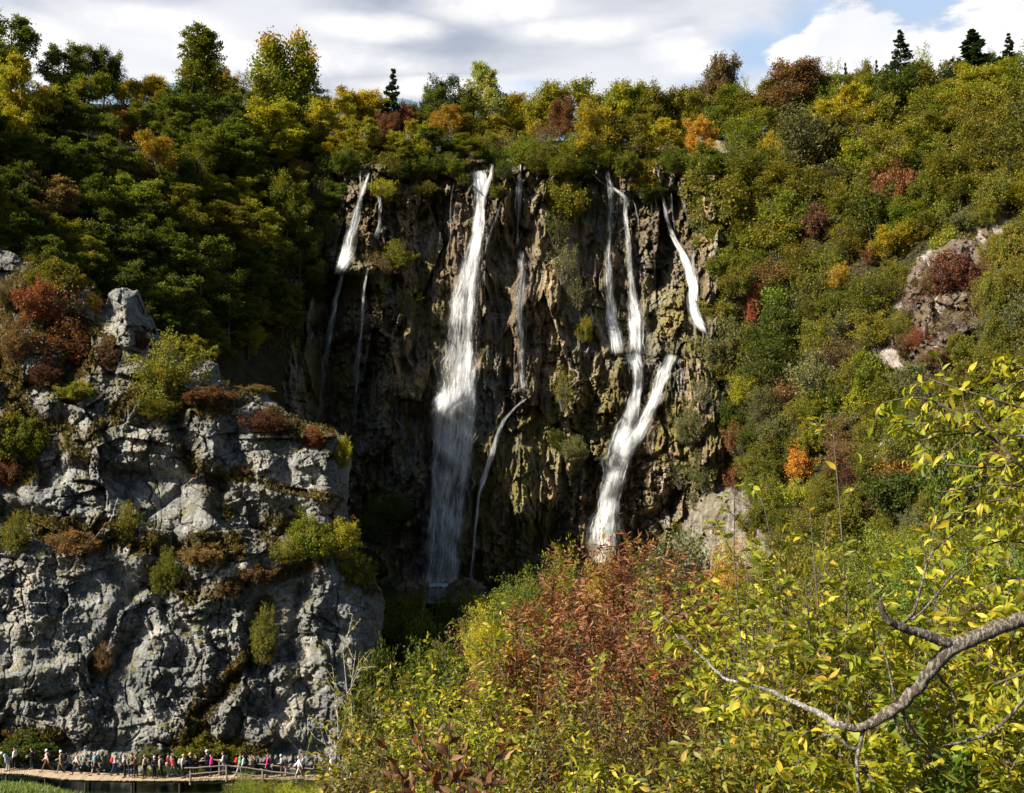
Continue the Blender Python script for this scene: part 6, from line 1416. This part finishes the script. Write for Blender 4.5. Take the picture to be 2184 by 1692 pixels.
# backpack: a rounded pack, a front pocket and two straps
bm_ = MB(); pk = MB()
def pillow(mb, c, s, n=10):
    th = np.linspace(0, np.pi, n); ph = np.arange(2 * n) / n * np.pi
    T_, Ph = np.meshgrid(th, ph, indexing='ij'); sg = lambda a, p: np.sign(a) * np.abs(a) ** p
    V = np.stack([sg(np.sin(T_), .6) * sg(np.cos(Ph), .6) * s[0], sg(np.sin(T_), .6) * sg(np.sin(Ph), .6) * s[1], sg(np.cos(T_), .6) * s[2]], -1) + np.array(c)
    i = np.arange(n * 2 * n).reshape(n, 2 * n); mb.add(V.reshape(-1, 3), np.stack([i[:-1], np.roll(i[:-1], -1, 1), np.roll(i[1:], -1, 1), i[1:]], -1).reshape(-1, 4))
pillow(bm_, (-.13, 0, 0), (.12, .16, .24)); pillow(pk, (-.25, 0, -.07), (.05, .12, .12))
st_ = MB()
for s in (-1, 1):
    a = np.linspace(0, 1, 9); P = np.stack([.0 + .13 * np.sin(a * np.pi) + .03, s * (.09 + .03 * a), .22 - .38 * a], -1); tubes(st_, P[None], np.full((1, 9), .016), 5)
PKM = (bm_.mesh('backpack'), pk.mesh('pocket'), st_.mesh('strap'))
PEOPLE = [  # u, feet v, pose, facing (deg, 180 = left), height, top, trousers, hair, label, backpack
 (17, 1645, 'bend', 200, 1.7, 'pale blue', 'grey', 'white', 'person bending forward in a pale blue top and white cap at the left end', None),
 (30, 1641.5, 'stand', 180, 1.72, 'white', 'black', 'dark', 'person in a white shirt behind the bending one at the left end', None),
 (67, 1641.5, 'hold', 190, 1.66, 'black', 'black', 'dark', 'person dressed all in black looking down, alone near the left end', ('black', 'black backpack on the lone person in black near the left end')),
 (99, 1646.5, 'walk', 185, 1.75, 'pink-white', 'brown', 'white', 'walking person in a pinkish shirt and white cap', ('black', 'dark backpack on the walker in the pinkish shirt')),
 (129, 1649, 'stroll', 180, 1.72, 'khaki', 'olive', 'white', 'person in khaki carrying a big black backpack', ('black', 'big black backpack on the person in khaki')),
 (163, 1652.5, 'coat', 180, 1.7, 'pink-white', 'black', 'brown', 'person striding left in a loose pinkish-white coat and black trousers', None),
 (202, 1654, 'shorts', 180, 1.76, 'light blue', 'black', 'bald', 'person in a light blue t-shirt and black shorts', ('dark blue', 'dark blue backpack on the person in the light blue t-shirt')),
 (244, 1654.5, 'stroll', 0, 1.68, 'light grey', 'dark blue', 'dark', 'person in a light grey top wearing a red backpack', ('red', 'red backpack on the person in the light grey top')),
 (266, 1658.5, 'hold', 200, 1.62, 'black', 'black', 'dark', 'short person all in black left of the tightly packed queue', None),
 (279, 1655.5, 'stand', 120, 1.74, 'olive', 'dark blue', 'brown', 'person in an olive jacket half hidden at the start of the queue', None),
 (289, 1659.5, 'hold', 170, 1.74, 'brown', 'black', 'brown', 'person in a brown jacket with tan sleeves and black trousers', None),
 (308, 1660.5, 'stand', 175, 1.78, 'beige', 'black', 'brown', 'person in a beige jacket and black trousers, hands low', ('olive', 'olive backpack on the person in the beige jacket')),
 (328, 1660.5, 'stand', 150, 1.64, 'navy', 'black', 'light grey', 'grey-haired person in a navy jacket', None),
 (341, 1661, 'stroll', 175, 1.72, 'beige', 'black', 'brown', 'person in a beige top right of the grey-haired one', ('black', 'black bag on the person in the beige top')),
 (357, 1655.5, 'stand', 30, 1.72, 'maroon', 'beige', 'dark', 'person in a maroon top and beige trousers behind the red jacket', None),
 (367, 1659, 'walk', 185, 1.72, 'red', 'teal', 'brown', 'person in a bright red jacket and grey-green trousers', None),
 (389, 1660, 'stand', 355, 1.76, 'white-grey', 'black', 'blond', 'blond person in a whitish sweater beside the rail end', ('grey', 'grey backpack on the blond person in the whitish sweater')),
 (406, 1656.5, 'hold', 190, 1.76, 'navy', 'dark blue', 'blond', 'blond person in a navy jacket behind the rail', None),
 (417, 1656, 'stand', 160, 1.66, 'black', 'black', 'dark', 'person in black behind the rail next to the navy jacket', None),
 (441, 1652.8, 'hold', 170, 1.86, 'dark blue', 'dark blue', 'white', 'tall person in a dark blue jacket and white cap behind the pink one', None),
 (450, 1656.5, 'stand', 190, 1.66, 'bright pink', 'black', 'dark', 'person in a bright pink jacket behind the front railing', None),
 (476, 1653.5, 'hold', 185, 1.74, 'light grey', 'grey', 'brown', 'person in light grey with a large black backpack near the tall rail post', ('black', 'large black backpack near the tall rail post')),
 (510, 1655.5, 'stroll', 5, 1.7, 'green', 'grey', 'brown', 'person in a light green shirt', ('red', 'red backpack on the person in the light green shirt')),
 (519, 1656, 'stand', 180, 1.6, 'white', 'black', 'dark', 'short person in white right of the green shirt', None),
 (543, 1657.5, 'hold', 180, 1.6, 'black', 'black', 'dark', 'person in black leaning by the sloping rail', None),
 (571, 1659, 'stand', 175, 1.74, 'bright pink', 'black', 'brown', 'person in a bright pink jacket behind the sloping rail', ('black', 'black backpack beside the second pink jacket')),
 (600, 1657, 'hold', 200, 1.66, 'grey', 'brown', 'light grey', 'grey-clothed person right of the second pink jacket', None),
 (610, 1656.5, 'stand', 180, 1.55, 'black', 'grey', 'dark', 'short person in black right of the grey-clothed one', None),
 (638, 1662, 'coat', 190, 1.76, 'white', 'beige', 'bald', 'person in a bulky white jacket near the right end', None),
 (646, 1658, 'stand', 180, 1.68, 'light grey', 'brown', 'brown', 'person in light grey half hidden behind the bulky white jacket', None),
 (674, 1659, 'stand', 170, 1.76, 'brown', 'black', 'dark', 'person in dark brown among the leaves at the right end', None),
 (706, 1660.5, 'stroll', 180, 1.72, 'white', 'white-grey', 'brown', 'rightmost person in white clothes by the olive shrub', ('navy', 'navy backpack on the rightmost person')),
]
for (u, fv, pose, fac, ht, top, tr, hr, lab, bp) in PEOPLE:
    p = onz(u, fv, DZ); pm = POSE[pose]
    o = thing('person', lab, 'person', (p[0], p[1], DZ + .012), 'people on the boardwalk'); s = ht / 1.74
    o.rotation_euler = (0, 0, math.radians(fac)); o.scale = (s * 1.22, s * 1.22, s * 1.1)
    for k, c in (('body', 'skin'), ('top', top), ('trousers', tr), ('shoes', 'dark'), ('hair', hr), ('eyes', 'black')):
        ch = bpy.data.objects.new(k if k != 'top' else 'jacket', pm[k]); COL.objects.link(ch); ch.parent = o; slot(ch, c)
    if bp:
        a = math.radians(fac); b = pm['back']; back = (b[0] - .12) * s * 1.22
        q = thing('backpack', bp[1], 'backpack', (p[0] + back * math.cos(a), p[1] + back * math.sin(a), DZ + (b[2] - .07) * s * 1.1), 'backpacks worn on the boardwalk')
        q.rotation_euler = (0, 0, a)
        k = 1.25 if 'arge' in bp[1] or 'big' in bp[1] else 1.0; q.scale = (k, k, k)
        for nm, me in zip(('pack', 'pocket', 'straps'), PKM):
            ch = bpy.data.objects.new(nm, me); COL.objects.link(ch); ch.parent = q; slot(ch, bp[0])
flush_labels()
